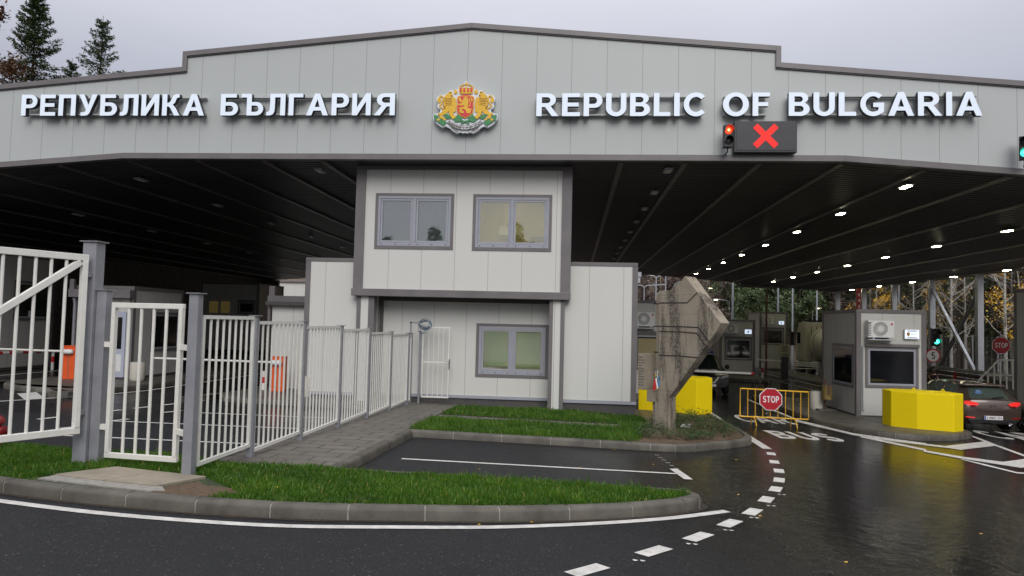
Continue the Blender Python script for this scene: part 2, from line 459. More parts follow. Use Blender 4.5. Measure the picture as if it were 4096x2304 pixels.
def asphalt_mat():
    m, nt, N, L, p = nodes('wet_asphalt')
    g = N.new('ShaderNodeNewGeometry'); pos = g.outputs['Position']
    sx = N.new('ShaderNodeSeparateXYZ'); L.new(pos, sx.inputs[0])
    def noise(s, d=5, vec=pos, r=.6):
        n = N.new('ShaderNodeTexNoise'); n.inputs['Scale'].default_value = s; n.inputs['Detail'].default_value = d; n.inputs['Roughness'].default_value = r
        L.new(vec, n.inputs['Vector']); return n.outputs['Fac']
    mp = N.new('ShaderNodeMapping'); mp.inputs['Scale'].default_value = (.9, .22, 1); mp.inputs['Rotation'].default_value = (0, 0, .5); L.new(pos, mp.inputs['Vector'])
    big = noise(.35, 4, mp.outputs['Vector'])
    mid = noise(2.2, 6)
    grain = noise(130, 3, r=.7)
    agg = N.new('ShaderNodeTexVoronoi'); agg.inputs['Scale'].default_value = 70; L.new(pos, agg.inputs['Vector'])
    # the low side of the apron, towards +X, holds more water
    lowx = N.new('ShaderNodeMapRange'); lowx.interpolation_type = 'SMOOTHSTEP'
    L.new(math_node(nt, 'ADD', sx.outputs[0], math_node(nt, 'MULTIPLY', sx.outputs[1], .22)), lowx.inputs[0])
    lowx.inputs[1].default_value = .5; lowx.inputs[2].default_value = 6.0; lowx.inputs[3].default_value = .0; lowx.inputs[4].default_value = 1.
    under = N.new('ShaderNodeMapRange'); under.interpolation_type = 'SMOOTHSTEP'; L.new(sx.outputs[1], under.inputs[0])
    under.inputs[1].default_value = 13.; under.inputs[2].default_value = 17.; under.inputs[3].default_value = 0.; under.inputs[4].default_value = .8
    left = math_node(nt, 'MULTIPLY', math_node(nt, 'LESS_THAN', sx.outputs[0], -5.2), under.outputs[0])
    w0 = math_node(nt, 'MAXIMUM', lowx.outputs[0], left)
    wet = math_node(nt, 'ADD', math_node(nt, 'MULTIPLY', w0, .85), math_node(nt, 'MULTIPLY', math_node(nt, 'SUBTRACT', big, .5), .75))
    wet = math_node(nt, 'ADD', wet, math_node(nt, 'MULTIPLY', math_node(nt, 'SUBTRACT', mid, .5), .25))
    cl = N.new('ShaderNodeClamp'); L.new(wet, cl.inputs[0]); wet = cl.outputs[0]
    rough = math_node(nt, 'MULTIPLY_ADD', wet, -.47, math_node(nt, 'MULTIPLY_ADD', mid, .22, .44))
    L.new(rough, p.inputs['Roughness'])
    dry = mixc(nt, mid, (.013, .0135, .0155), (.026, .0265, .029))
    base = mixc(nt, wet, dry, (.0075, .007, .007))
    sv = N.new('ShaderNodeTexVoronoi'); sv.inputs['Scale'].default_value = 42; L.new(pos, sv.inputs['Vector'])
    sc = N.new('ShaderNodeSeparateColor'); L.new(sv.outputs['Color'], sc.inputs[0])
    stone = math_node(nt, 'MULTIPLY', math_node(nt, 'GREATER_THAN', sc.outputs[0], .92), math_node(nt, 'LESS_THAN', sv.outputs['Distance'], .38))
    base = mixc(nt, math_node(nt, 'MULTIPLY', stone, math_node(nt, 'MULTIPLY', sc.outputs[1], .75)), base, (.13, .13, .125))
    L.new(base, p.inputs['Base Color'])
    L.new(math_node(nt, 'MULTIPLY_ADD', wet, .12, .18), p.inputs['Specular IOR Level'])
    b1 = N.new('ShaderNodeBump'); b1.inputs['Distance'].default_value = .03
    L.new(math_node(nt, 'MULTIPLY_ADD', wet, .22, .05), b1.inputs['Strength'])
    rm = N.new('ShaderNodeMapping'); rm.inputs['Scale'].default_value = (1., .55, 1); rm.inputs['Rotation'].default_value = (0, 0, .25); L.new(pos, rm.inputs['Vector'])
    L.new(math_node(nt, 'ADD', noise(5.5, 3, rm.outputs['Vector'], .55), math_node(nt, 'MULTIPLY', noise(26, 2, None or rm.outputs['Vector']), .22)), b1.inputs['Height'])
    h = math_node(nt, 'ADD', math_node(nt, 'MULTIPLY', grain, .55), math_node(nt, 'MULTIPLY', agg.outputs['Distance'], .3))
    b2 = N.new('ShaderNodeBump'); b2.inputs['Distance'].default_value = .006
    L.new(math_node(nt, 'MULTIPLY_ADD', wet, -.40, .46), b2.inputs['Strength']); L.new(h, b2.inputs['Height']); L.new(b1.outputs['Normal'], b2.inputs['Normal'])
    L.new(b2.outputs['Normal'], p.inputs['Normal'])
    # stone tips stand out of the water film and only scatter light
    df = N.new('ShaderNodeBsdfDiffuse'); L.new(base, df.inputs['Color'])
    mx = N.new('ShaderNodeMixShader'); tip = N.new('ShaderNodeMapRange'); L.new(noise(55, 3), tip.inputs[0])
    tip.inputs[1].default_value = .35; tip.inputs[2].default_value = .65; tip.inputs[3].default_value = .05; tip.inputs[4].default_value = .55
    L.new(tip.outputs[0], mx.inputs[0]); L.new(p.outputs[0], mx.inputs[1]); L.new(df.outputs[0], mx.inputs[2])
    L.new(mx.outputs[0], N['Material Output'].inputs['Surface'])
    return m


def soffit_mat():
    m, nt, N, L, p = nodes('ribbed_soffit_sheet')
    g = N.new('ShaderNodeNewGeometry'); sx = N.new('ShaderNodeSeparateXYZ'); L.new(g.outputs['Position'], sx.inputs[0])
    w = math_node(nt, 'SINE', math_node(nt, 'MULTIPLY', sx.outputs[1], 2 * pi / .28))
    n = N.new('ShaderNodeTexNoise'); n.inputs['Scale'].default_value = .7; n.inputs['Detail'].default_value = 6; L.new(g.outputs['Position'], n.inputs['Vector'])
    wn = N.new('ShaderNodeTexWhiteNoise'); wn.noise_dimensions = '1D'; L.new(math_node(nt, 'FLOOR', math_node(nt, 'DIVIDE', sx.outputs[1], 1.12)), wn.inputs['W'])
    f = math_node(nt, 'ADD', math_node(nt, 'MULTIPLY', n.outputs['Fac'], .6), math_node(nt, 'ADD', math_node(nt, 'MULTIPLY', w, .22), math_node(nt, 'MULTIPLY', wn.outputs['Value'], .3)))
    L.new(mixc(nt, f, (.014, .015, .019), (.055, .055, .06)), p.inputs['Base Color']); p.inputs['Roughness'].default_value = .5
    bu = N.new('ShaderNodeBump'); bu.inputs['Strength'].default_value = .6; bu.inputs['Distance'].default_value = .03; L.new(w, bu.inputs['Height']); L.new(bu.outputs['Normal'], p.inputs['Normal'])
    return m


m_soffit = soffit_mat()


def block_mat():
    """yellow paint brushed over rough concrete, scuffed and grimy"""
    m, nt, N, L, p = nodes('yellow_block_paint_scuffed')
    g = N.new('ShaderNodeNewGeometry')
    def noise(s, d, sc=None, r=.6):
        v = g.outputs['Position']
        if sc:
            mp = N.new('ShaderNodeMapping'); mp.inputs['Scale'].default_value = sc; L.new(v, mp.inputs['Vector']); v = mp.outputs['Vector']
        n = N.new('ShaderNodeTexNoise'); n.inputs['Scale'].default_value = s; n.inputs['Detail'].default_value = d; n.inputs['Roughness'].default_value = r; L.new(v, n.inputs['Vector']); return n.outputs['Fac']
    def ramp(v, a, b):
        r = N.new('ShaderNodeMapRange'); r.interpolation_type = 'SMOOTHSTEP'; L.new(v, r.inputs[0]); r.inputs[1].default_value = a; r.inputs[2].default_value = b; return r.outputs[0]
    base = mixc(nt, noise(1.8, 5), (.80, .60, .004), (.88, .68, .004))
    base = mixc(nt, math_node(nt, 'MULTIPLY', ramp(noise(3.2, 8, (1, 1, 4), .75), .60, .70), .5), base, (.42, .29, .01))
    base = mixc(nt, math_node(nt, 'MULTIPLY', ramp(noise(9, 6, (1, 1, 2.5), .8), .66, .74), .6), base, (.14, .11, .05))
    L.new(base, p.inputs['Base Color']); p.inputs['Roughness'].default_value = .6; p.inputs['Specular IOR Level'].default_value = .2
    bu = N.new('ShaderNodeBump'); bu.inputs['Strength'].default_value = .45; bu.inputs['Distance'].default_value = .01
    L.new(math_node(nt, 'ADD', noise(14, 6), math_node(nt, 'MULTIPLY', noise(60, 3), .4)), bu.inputs['Height']); L.new(bu.outputs['Normal'], p.inputs['Normal'])
    return m


m_yellow = block_mat()
m_asphalt = asphalt_mat()


def paver_mat(name, c1, c2, sx=.5, sy=.3, rough=.5, rot=0.):
    m, nt, N, L, p = nodes(name)
    g = N.new('ShaderNodeNewGeometry')
    mp = N.new('ShaderNodeMapping'); mp.inputs['Rotation'].default_value = (0, 0, rot); L.new(g.outputs['Position'], mp.inputs['Vector'])
    b = N.new('ShaderNodeTexBrick'); L.new(mp.outputs['Vector'], b.inputs['Vector'])
    b.inputs['Scale'].default_value = 1.; b.inputs['Brick Width'].default_value = sx; b.inputs['Row Height'].default_value = sy
    b.inputs['Mortar Size'].default_value = .02; b.inputs['Color1'].default_value = (*c1, 1); b.inputs['Color2'].default_value = (*c2, 1); b.inputs['Mortar'].default_value = (.018, .016, .014, 1)
    n = N.new('ShaderNodeTexNoise'); n.inputs['Scale'].default_value = 1.4; n.inputs['Detail'].default_value = 7; L.new(g.outputs['Position'], n.inputs['Vector'])
    c = mixc(nt, math_node(nt, 'MULTIPLY', n.outputs['Fac'], .75), b.outputs['Color'], (.065, .06, .052))
    L.new(c, p.inputs['Base Color'])
    L.new(math_node(nt, 'MULTIPLY_ADD', n.outputs['Fac'], -.5, rough + .25), p.inputs['Roughness'])
    n2 = N.new('ShaderNodeTexNoise'); n2.inputs['Scale'].default_value = 60; L.new(g.outputs['Position'], n2.inputs['Vector'])
    h = math_node(nt, 'ADD', math_node(nt, 'MULTIPLY', b.outputs['Fac'], -1.), math_node(nt, 'MULTIPLY', n2.outputs['Fac'], .3))
    bu = N.new('ShaderNodeBump'); bu.inputs['Strength'].default_value = .4; bu.inputs['Distance'].default_value = .008; L.new(h, bu.inputs['Height']); L.new(bu.outputs['Normal'], p.inputs['Normal'])
    return m


m_paver = paver_mat('paving_slabs', (.125, .108, .090), (.165, .145, .12), .6, .4)
m_island = paver_mat('island_paving', (.10, .092, .078), (.125, .115, .098), .4, .4)
m_kerb = mat('kerb_concrete', (.095, .086, .070), .62, .4, 2.4, .35, 45, dirt=(.045, .040, .033))
m_mortar = mat('kerb_mortar', (.27, .255, .23), .85, .3, 14, .4, 50)
m_linepaint = mat('road_paint', (.62, .605, .58), .42, .14, 7, .4, 70, dirt=(.44, .425, .40))
m_slab = mat('cover_slab_concrete', (.27, .235, .18), .75, .25, 2.2, .3, 45)
m_soil = mat('brown_soil', (.10, .062, .036), .95, .5, 18, .8, 40)
m_lawnbase = mat('lawn_soil', (.030, .045, .014), .95, .5, 9, .5, 40)
m_hill = mat('hillside_ground', (.13, .095, .07), .95, .5, .5, .6, 3)


def leaf_mat(name, stops, trans=.25):
    """leaf colour differs from leaf to leaf (a per-face attribute)"""
    m, nt, N, L, p = nodes(name)
    a = N.new('ShaderNodeAttribute'); a.attribute_name = 'tone'
    r = N.new('ShaderNodeValToRGB'); L.new(a.outputs['Fac'], r.inputs['Fac'])
    el = r.color_ramp.elements
    while len(el) < len(stops): el.new(.5)
    for e, (q, c) in zip(el, stops): e.position = q; e.color = (*c, 1)
    L.new(r.outputs['Color'], p.inputs['Base Color'])
    p.inputs['Roughness'].default_value = .5
    tr = N.new('ShaderNodeBsdfTranslucent'); L.new(r.outputs['Color'], tr.inputs['Color'])
    mx = N.new('ShaderNodeMixShader'); mx.inputs[0].default_value = trans
    L.new(p.outputs[0], mx.inputs[1]); L.new(tr.outputs[0], mx.inputs[2]); L.new(mx.outputs[0], N['Material Output'].inputs['Surface'])
    return m


m_grass = leaf_mat('grass_blades', [(0, (.035, .095, .008)), (.6, (.085, .20, .014)), (.9, (.16, .29, .03)), (1, (.30, .28, .07))], .35)
m_needle = leaf_mat('spruce_needles', [(0, (.022, .042, .018)), (.6, (.055, .088, .030)), (1, (.14, .17, .055))], .15)
m_pine = leaf_mat('pine_needles', [(0, (.035, .054, .030)), (.6, (.065, .092, .048)), (1, (.10, .13, .065))], .15)
m_green = leaf_mat('willow_green_leaves', [(0, (.08, .12, .06)), (.6, (.16, .215, .105)), (1, (.24, .29, .15))], .45)
m_gold = leaf_mat('autumn_leaves', [(0, (.09, .055, .018)), (.6, (.18, .115, .03)), (1, (.29, .20, .05))], .3)
m_brown = leaf_mat('bare_twigs', [(0, (.15, .108, .09)), (.6, (.22, .165, .14)), (1, (.29, .235, .205))], 0.)
m_shrub = leaf_mat('bed_plant_leaves', [(0, (.02, .05, .012)), (.7, (.05, .10, .03)), (1, (.10, .15, .05))], .25)


def monument_mat():
    m, nt, N, L, p = nodes('stained_old_concrete')
    g = N.new('ShaderNodeNewGeometry'); pos = g.outputs['Position']
    def noise(s, d, scale=None, r=.6):
        v = pos
        if scale:
            mp = N.new('ShaderNodeMapping'); mp.inputs['Scale'].default_value = scale; L.new(pos, mp.inputs['Vector']); v = mp.outputs['Vector']
        n = N.new('ShaderNodeTexNoise'); n.inputs['Scale'].default_value = s; n.inputs['Detail'].default_value = d; n.inputs['Roughness'].default_value = r; L.new(v, n.inputs['Vector']); return n.outputs['Fac']
    base = mixc(nt, noise(2.5, 7), (.20, .172, .134), (.39, .335, .26))
    sz_ = N.new('ShaderNodeSeparateXYZ'); L.new(pos, sz_.inputs[0])
    lz = math_node(nt, 'ADD', sz_.outputs[2], math_node(nt, 'MULTIPLY', noise(3, 3), .05))
    board = math_node(nt, 'LESS_THAN', math_node(nt, 'FRACT', math_node(nt, 'DIVIDE', lz, .46)), .03)
    base = mixc(nt, math_node(nt, 'MULTIPLY', board, math_node(nt, 'MULTIPLY', noise(6, 4), .6)), base, (.06, .052, .042))
    def ramp(v, a, b):
        r = N.new('ShaderNodeMapRange'); r.interpolation_type = 'SMOOTHSTEP'; L.new(v, r.inputs[0]); r.inputs[1].default_value = a; r.inputs[2].default_value = b; return r.outputs[0]
    streak = ramp(noise(1.25, 7, (1.5, 1.5, .24), .72), .48, .60)
    sp = ramp(noise(24, 5, None, .75), .40, .58)
    k = math_node(nt, 'MULTIPLY', streak, math_node(nt, 'MULTIPLY_ADD', sp, .6, .35))
    base = mixc(nt, k, base, (.035, .03, .026))
    pits = ramp(noise(55, 3), .64, .70)
    base = mixc(nt, math_node(nt, 'MULTIPLY', pits, .6), base, (.04, .035, .03))
    L.new(base, p.inputs['Base Color']); p.inputs['Roughness'].default_value = .9
    h = math_node(nt, 'ADD', noise(40, 6), math_node(nt, 'MULTIPLY', pits, -.8))
    bu = N.new('ShaderNodeBump'); bu.inputs['Strength'].default_value = .6; bu.inputs['Distance'].default_value = .012; L.new(h, bu.inputs['Height']); L.new(bu.outputs['Normal'], p.inputs['Normal'])
    return m


m_monument = monument_mat()


# ================================================================== GROUND
def catmull(p, n=6):
    out = []
    for i in range(len(p) - 1):
        a = p[max(i - 1, 0)]; b = p[i]; c = p[i + 1]; d = p[min(i + 2, len(p) - 1)]
        for k in range(n):
            u = k / n
            out.append(tuple(.5 * (2 * b[j] + (c[j] - a[j]) * u + (2 * a[j] - 5 * b[j] + 4 * c[j] - d[j]) * u * u + (3 * b[j] - a[j] - 3 * c[j] + d[j]) * u ** 3) for j in (0, 1)))
    return out + [tuple(p[-1])]


def resample(p, step):
    L = [0]
    for a, b in zip(p, p[1:]): L.append(L[-1] + hypot(b[0] - a[0], b[1] - a[1]))
    def at(s):
        s = max(0, min(L[-1], s))
        for i in range(len(p) - 1):
            if L[i + 1] >= s:
                u = (s - L[i]) / max(1e-6, L[i + 1] - L[i])
                return (p[i][0] + (p[i + 1][0] - p[i][0]) * u, p[i][1] + (p[i + 1][1] - p[i][1]) * u)
        return p[-1]
    return at, L[-1]


def kerb(path, stone=.95, w=.16, h=.15, side=1, smooth=True, h_in=None):
    """row of kerb stones; path is the road-side foot, side=+1 puts the stones to its left"""
    p = catmull(path) if smooth else path
    at, tot = resample(p, .1)
    ms = M(); mm = M()
    n = max(1, round(tot / stone))
    def ring(s, ins):
        a = at(s - .05); b = at(s + .05); c = at(s)
        d = Vector((b[0] - a[0], b[1] - a[1])).normalized(); q = Vector((-d.y, d.x)) * side
        out = []
        for o, z in ((ins, -.05), (ins, h - .045), (ins + .018, h - .015 - ins * .5), (ins + .05, h - ins), (w, h - ins), (w, -.05)):
            x, y = c[0] + q.x * o, c[1] + q.y * o
            out.append((x, y, G(x, y) + z))
        return out
    def run(mb, s0, s1, ins):
        k = max(2, int((s1 - s0) / .25) + 1)
        vs = []
        for i in range(k + 1): vs += ring(s0 + (s1 - s0) * i / k, ins)
        fs = []
        for i in range(k):
            for j in range(5): a = i * 6 + j; fs.append((a, a + 1, a + 7, a + 6))
        fs.append((5, 4, 3, 2, 1, 0)); a = k * 6; fs.append(tuple(a + j for j in range(6)))
        mb.add(vs, fs)
    for i in range(n):
        run(ms, tot * i / n + .009, tot * (i + 1) / n - .009, 0)
    run(mm, 0, tot, .007)
    o = struct(ms.build('kerb', m_kerb, smooth=50)); j = struct(mm.build('kerb_mortar', m_mortar, smooth=50))
    return o


def hill_z(x, y):
    z = G(x, y) - .08
    z += max(0, y - 84) * .30 + max(0, x - 29) * .16 + max(0, -32 - x) * .12
    return z


def build_ground():
    m = M()
    xs = [-160, -120, -90, -70, -50, -40, -32, -24, -12, 0, 12, 24, 29, 34, 40, 48, 58, 70, 90, 120, 160]
    ys = [-70, -40, -20, -10, 0, 10, 22, 40, 60, 84, 90, 96, 104, 114, 126, 140, 160, 190, 230]
    vs = [(x, y, hill_z(x, y) + (RND.uniform(-.5, .5) if y > 90 or x > 34 or x < -40 else 0)) for y in ys for x in xs]
    n = len(xs)
    m.add(vs, [(j * n + i, j * n + i + 1, (j + 1) * n + i + 1, (j + 1) * n + i) for j in range(len(ys) - 1) for i in range(n - 1)])
    struct(m.build('ground', m_hill, smooth=60))
    r = M()
    r.sheet([(-24, -30), (24, -30), (24, 82), (-24, 82)], 0)
    r.sheet([(24, -30), (28, -30), (28, 82), (24, 82)], 0)
    r.sheet([(-30, -30), (-24, -30), (-24, 82), (-30, 82)], 0)
    struct(r.build('road', m_asphalt))


build_ground()

# front verge
V_FOOT = [(-13.5, 10.6), (-11, 9.35), (-9, 8.5), (-7.6, 8.05), (-6.6, 7.82), (-5.4, 7.62), (-4., 7.52), (-2.9, 7.58), (-1.88, 7.79), (-.9, 8.02), (-.1, 8.30), (.6, 8.62), (1.1, 8.92), (1.5, 9.25), (1.72, 9.55), (1.62, 9.85), (1.2, 9.97), (-3.25, 9.97)]
kerb(V_FOOT, .82, side=1)
vin = [(x, y) for x, y in catmull(V_FOOT)]


def inset(path, d):
    out = []
    for i, p in enumerate(path):
        a = path[max(i - 1, 0)]; b = path[min(i + 1, len(path) - 1)]
        l = hypot(b[0] - a[0], b[1] - a[1]) or 1
        out.append((p[0] - (b[1] - a[1]) / l * d, p[1] + (b[0] - a[0]) / l * d))
    return out


VERGE = inset(vin, .155) + [(-3.25, 9.80), (-5.2, 9.80), (-5.6, 9.95), (-9., 10.2), (-13.3, 11.)]
struct(M().raised(VERGE, -.05, .135).build('verge_ground', m_lawnbase))
# paved walk beside the fence and along the building
kerb([(-3.27, 9.97), (-3.27, 14.62)], 1., side=1, smooth=False)
ISL_FOOT = [(-3.27, 14.62), (2.0, 14.66), (2.55, 14.95), (3.1, 15.55), (3.62, 16.1), (4.05, 16.6), (4.25, 17.3), (4.3, 18.5), (4.35, 23.2)]
kerb([(-3.43, 14.62), (1.6, 14.64)], 1., side=1, smooth=False)
kerb([(1.6, 14.64), (2.1, 14.70), (2.6, 15.0), (3.1, 15.5), (3.6, 16.0), (4.02, 16.6), (4.22, 17.3), (4.3, 18.5), (4.35, 22.0), (4.35, 30)], .5, side=1)
struct(M().raised([(-5.25, 9.80), (-3.42, 9.80), (-3.42, 21.9), (-5.25, 21.9)], -.05, .14).build('pavement', m_paver))
struct(M().raised([(-3.42, 14.78), (1.6, 14.8), (2.1, 14.87), (2.5, 15.1), (3., 15.62), (3.5, 16.15), (3.88, 16.68), (4.07, 17.3), (4.15, 18.5), (4.2, 30), (-3.42, 30)], -.05, .12).build('pavement', m_paver))
kerb([(-5.25, 21.9), (-5.25, 9.97)], 1., side=1, smooth=False)
STRIP1 = [(-3.4, 14.8), (1.35, 14.82), (1.6, 16.0), (1.5, 17.35), (-3.4, 17.35)]
STRIP2 = [(-3.4, 18.4), (1.2, 18.4), (1.2, 17.35), (1.75, 17.35), (2.0, 19.4), (1.9, 20.4), (-.2, 21.2), (-3.3, 20.9)]
struct(M().raised(STRIP1, 0, .135).build('lawn_ground', m_lawnbase))
struct(M().raised(STRIP2, 0, .135).build('lawn_ground', m_lawnbase))
struct(M().raised([(1.2, 14.85), (1.7, 14.86), (2.3, 15.05), (3., 15.7), (3.45, 16.2), (3.85, 16.72), (4.03, 17.3), (4.1, 18.6), (4.1, 21.6), (2.6, 21.9), (2.2, 20.4), (1.9, 18.2), (1.3, 16.6)], 0, .15).build('planting_bed_soil', m_soil))

# traffic islands
def island(path, inner, name='traffic_island', stone=.5):
    kerb(path, stone, side=-1)
    struct(M().raised(inner, -.05, .147).build(name, m_island))


ISB = [(7.45, 30.5), (7.45, 24.2), (7.5, 23.0), (7.72, 21.8), (7.95, 20.8), (8.3, 20.1), (8.86, 19.72), (9.5, 19.78), (10.12, 20.1), (10.7, 20.6), (11.2, 21.2), (11.55, 22.0), (11.62, 24), (11.62, 30.5)]
kerb(ISB, .42, side=1)
struct(M().raised(inset(catmull(ISB), .15), -.05, .147).build('traffic_island', m_island))
I2 = [(8.2, 56), (8.2, 42.4), (8.6, 41.6), (9.6, 41.2), (10.6, 41.4), (11.2, 42.2), (11.3, 56)]
kerb(I2, .8, side=1); struct(M().raised(inset(catmull(I2), .15), -.05, .147).build('traffic_island', m_island))
I3 = [(13.4, 62), (13.42, 52.6), (13.74, 48.1), (13.95, 42), (14.3, 38.5), (14.9, 37.6), (15.8, 38.2), (16.3, 41), (16.4, 62)]
kerb(I3, .8, side=1); struct(M().raised(inset(catmull(I3), .15), -.05, .147).build('traffic_island', m_island))
I4 = [(15.95, 40), (15.95, 23.8), (16.3, 23.0), (17.3, 22.6), (18.5, 22.9), (19.2, 24), (19.2, 40)]
kerb(I4, .8, side=1); struct(M().raised(inset(catmull(I4), .15), -.05, .147).build('traffic_island', m_island))
IL = [(-17.95, 62), (-17.95, 22.5), (-17.82, 21.3), (-17.3, 20.4), (-16.56, 19.84), (-15.8, 19.55), (-15.12, 19.55), (-14.5, 19.85), (-14.12, 20.5), (-13.98, 21.5), (-13.98, 62)]
kerb(IL, .8, side=1); struct(M().raised(inset(catmull(IL), .15), -.05, .147).build('traffic_island', m_island))
IM = [(-10.75, 60), (-10.75, 22), (-10.6, 20.8), (-10.1, 20.0), (-9.3, 19.7), (-5.25, 19.7)]
kerb(IM, .8, side=1); struct(M().raised(inset(catmull(IM), .15) + [(-5.25, 60)], -.05, .147).build('traffic_island', m_island))
struct(M().raised([(1.4, 26), (4.25, 26), (4.25, 56), (1.4, 56)], -.05, .15).build('traffic_island', m_island))

# cover slabs in the verge
for k, (q, lb) in enumerate(((((-6.25, 8.24), (-5.92, 8.93), (-5.27, 8.80), (-5.53, 8.10)), 'pale concrete cover slab lying in the grass by the gate posts'),
                             (((-5.51, 8.10), (-5.25, 8.80), (-4.56, 8.68), (-4.80, 8.00)), 'concrete cover slab beside the bare brown patch of soil in the grass'))):
    c = (sum(p[0] for p in q) / 4, sum(p[1] for p in q) / 4)
    o = M().prism([list(q)], lambda x, y, d: (x, y, G(x, y) + d), .168, .06).build('cover_slab', m_slab, loc=(c[0], c[1], G(*c) + .06), bevel=.008)
    tag(o, lb, 'cover slab', 'concrete cover slabs in the verge')
struct(M().raised([(-6.3, 8.02), (-5.4, 7.86), (-4.78, 7.78), (-4.6, 7.84), (-4.74, 8.02), (-5.5, 8.12), (-6.25, 8.26)], .1, .152).build('mortar_strip', m_mortar))
struct(M().raised([(-4.72, 7.76), (-4.1, 7.72), (-3.75, 7.9), (-3.9, 8.2), (-4.4, 8.3), (-4.55, 8.5), (-4.72, 8.05)], .1, .142).build('bare_soil', m_soil))

# ------------------------------------------------------------------ road markings
def strip_line(pts, w):
    return ribbon(pts, w)


mk = M()
H = .006
mk.sheet(strip_line(catmull([(-11.0, 9.0), (-9.2, 8.2), (-7.8, 7.76), (-6.5, 7.50), (-5.1, 7.27), (-3.9, 7.21), (-2.9, 7.27), (-1.83, 7.52), (-.9, 7.77), (-.1, 8.09), (.65, 8.46), (1.3, 8.86), (2.0, 9.40)], 4), .13), H)
struct(mk.build('edge_line', m_linepaint))
gk = M()
gk.sheet(ribbon(inset(vin[:-2], -.035), [.05 + .05 * abs(sin(i * 1.7)) * abs(sin(i * .6 + 1)) for i in range(len(vin) - 2)]), .005)
gk.sheet(ribbon([(-3.2 + .35 * i, 14.60) for i in range(16)], [.04 + .05 * abs(sin(i * 2.1)) for i in range(16)]), .005)
struct(gk.build('gutter_dirt', mat('gutter_dirt', (.035, .024, .016), .9, .6, 25, .6, 50)))
mk = M()
DC = [gnd(x, y) for x, y in ((1940, 1142), (1948, 1162.5), (1959.5, 1185), (1960, 1208), (1951, 1231), (1928, 1257), (1893, 1288), (1836, 1317), (1757, 1351), (1645, 1387), (1478, 1435), (1270, 1490))]
for i, c in enumerate(DC):
    a = DC[max(i - 1, 0)]; b = DC[min(i + 1, len(DC) - 1)]
    l = hypot(b[0] - a[0], b[1] - a[1]); d = ((b[0] - a[0]) / l, (b[1] - a[1]) / l); e = .22
    mk.sheet(strip_line([(c[0] - d[0] * e, c[1] - d[1] * e), (c[0] + d[0] * e, c[1] + d[1] * e)], .17), H)
struct(mk.build('dashed_line', m_linepaint))
mk = M()
for i in range(4, len(DC) - 1):
    a, b = DC[i], DC[i + 1]; x, y = (a[0] + b[0]) / 2 + .12, (a[1] + b[1]) / 2 + .02
    for q in range(2): mk.sheet([(x + .07 * q + r_ * .032 * cos(k_), y + r_ * .035 * sin(k_)) for k_, r_ in ((0, 1), (1.2, .6), (2.3, 1), (3.3, .7), (4.5, .9))], H)
struct(mk.build('paint_flecks', m_linepaint))
mk = M()
mk.sheet(strip_line([(4.62, 29), (4.57, 23.4), (4.45, 19.5), (4.26, 16.05)], .2), H)
B_ = (2800, 1550, 1.922); Z_ = (3700, 1600, 4.139)
for c, pts in ((B_, [(735, 245), (960, 298), (1180, 352), (1500, 398), (1740, 430), (1740, 446), (1500, 418), (1180, 368), (960, 316), (735, 262)]),
               (Z_, [(-20, 728), (330, 768), (975, 693), (755, 605), (755, 582), (985, 667), (1160, 738), (1700, 930), (1700, 965), (1160, 765), (585, 832), (380, 800), (-20, 755)]),
               (B_, [(1235, 370), (1500, 425), (1738, 476), (1738, 490), (1500, 440), (1235, 384)]),
               (Z_, [(-20, 836), (620, 945), (1290, 1030), (1700, 975), (1700, 1110), (1600, 1132), (1270, 1082), (620, 980), (-20, 864)]),
               (Z_, [(605, 984), (1000, 1070), (1530, 1204), (1750, 1212), (1750, 1234), (1520, 1224), (1000, 1096), (598, 992)])):
    mk.sheet(crop(*c, pts), H + (.004 if c is Z_ else 0))
mk.sheet(strip_line([(7.18, 30), (7.18, 23.7)], .13), H + .002)
mk.sheet(strip_line([(-2.83, 11.87), (1.74, 12.05)], .10), H)
mk.sheet(strip_line([(1.76, 12.5), (1.86, 11.55)], .14), H + .004)
for k in range(6): mk.sheet(strip_line([(1.62 + .03 * k, 14.1 - .3 * k), (1.70 + .03 * k, 14.08 - .3 * k)], .03), H)
for a, b, w in (((-20.6, 22), (-20.4, 62), .12), ((-18.2, 20), (-18.2, 62), .1), ((-13.68, 19.6), (-13.68, 62), .12), ((-14.4, 16.3), (-13.68, 19.65), .12), ((-11.0, 20), (-11.0, 60), .12),
                ((-9.9, 12.06), (-5.4, 12.5), .1), ((-9.9, 14.36), (-5.4, 14.95), .1), ((-9.4, 16.72), (-5.4, 17.25), .1),
                ((13.1, 62), (13.45, 47), .12), ((13.45, 47), (13.7, 38), .12), ((12.0, 56), (12.15, 36), .08)):
    mk.sheet(strip_line([a, b], w), H)
mk.sheet([(-15.5, 18.78), (-15.5, 19.5), (-14.03, 18.0), (-14.1, 17.36)], H + .004)
for y0, y1 in ((11.0, 11.6), (14, 14.5), (15.9, 16.45), (16.9, 17.5), (18, 18.5), (19.2, 19.8)): mk.sheet(strip_line([(-11.05 + (y0 - 14) * .08, y0), (-11.05 + (y1 - 14) * .08, y1)], .12), H)
for y0, y1 in ((12.9, 13.5), (14.0, 14.85), (16.3, 16.95)): mk.sheet(strip_line([(-9.75, y0), (-9.62, y1)], .1), H + .003)
struct(mk.build('lane_lines', m_linepaint))
mk = M()
for s, x0, x1, y0, y1 in (('CAR', 5.2, 6.85, 22.35, 24.1), ('BUS', 5.2, 6.85, 18.4, 20.1), ('CAR', 12.15, 13.95, 21.5, 23.3)):
    L_, tot = layout(s, .16)
    for cs, xo in L_:
        for cut_y in (0,):
            mk.prism([[(x0 + (x + xo) / tot * (x1 - x0), y0 + y * (y1 - y0)) for x, y in c] for c in cs], lambda x, y, d: (x, y, G(x, y) + d), H, .001)
struct(mk.build('road_lettering', m_linepaint))

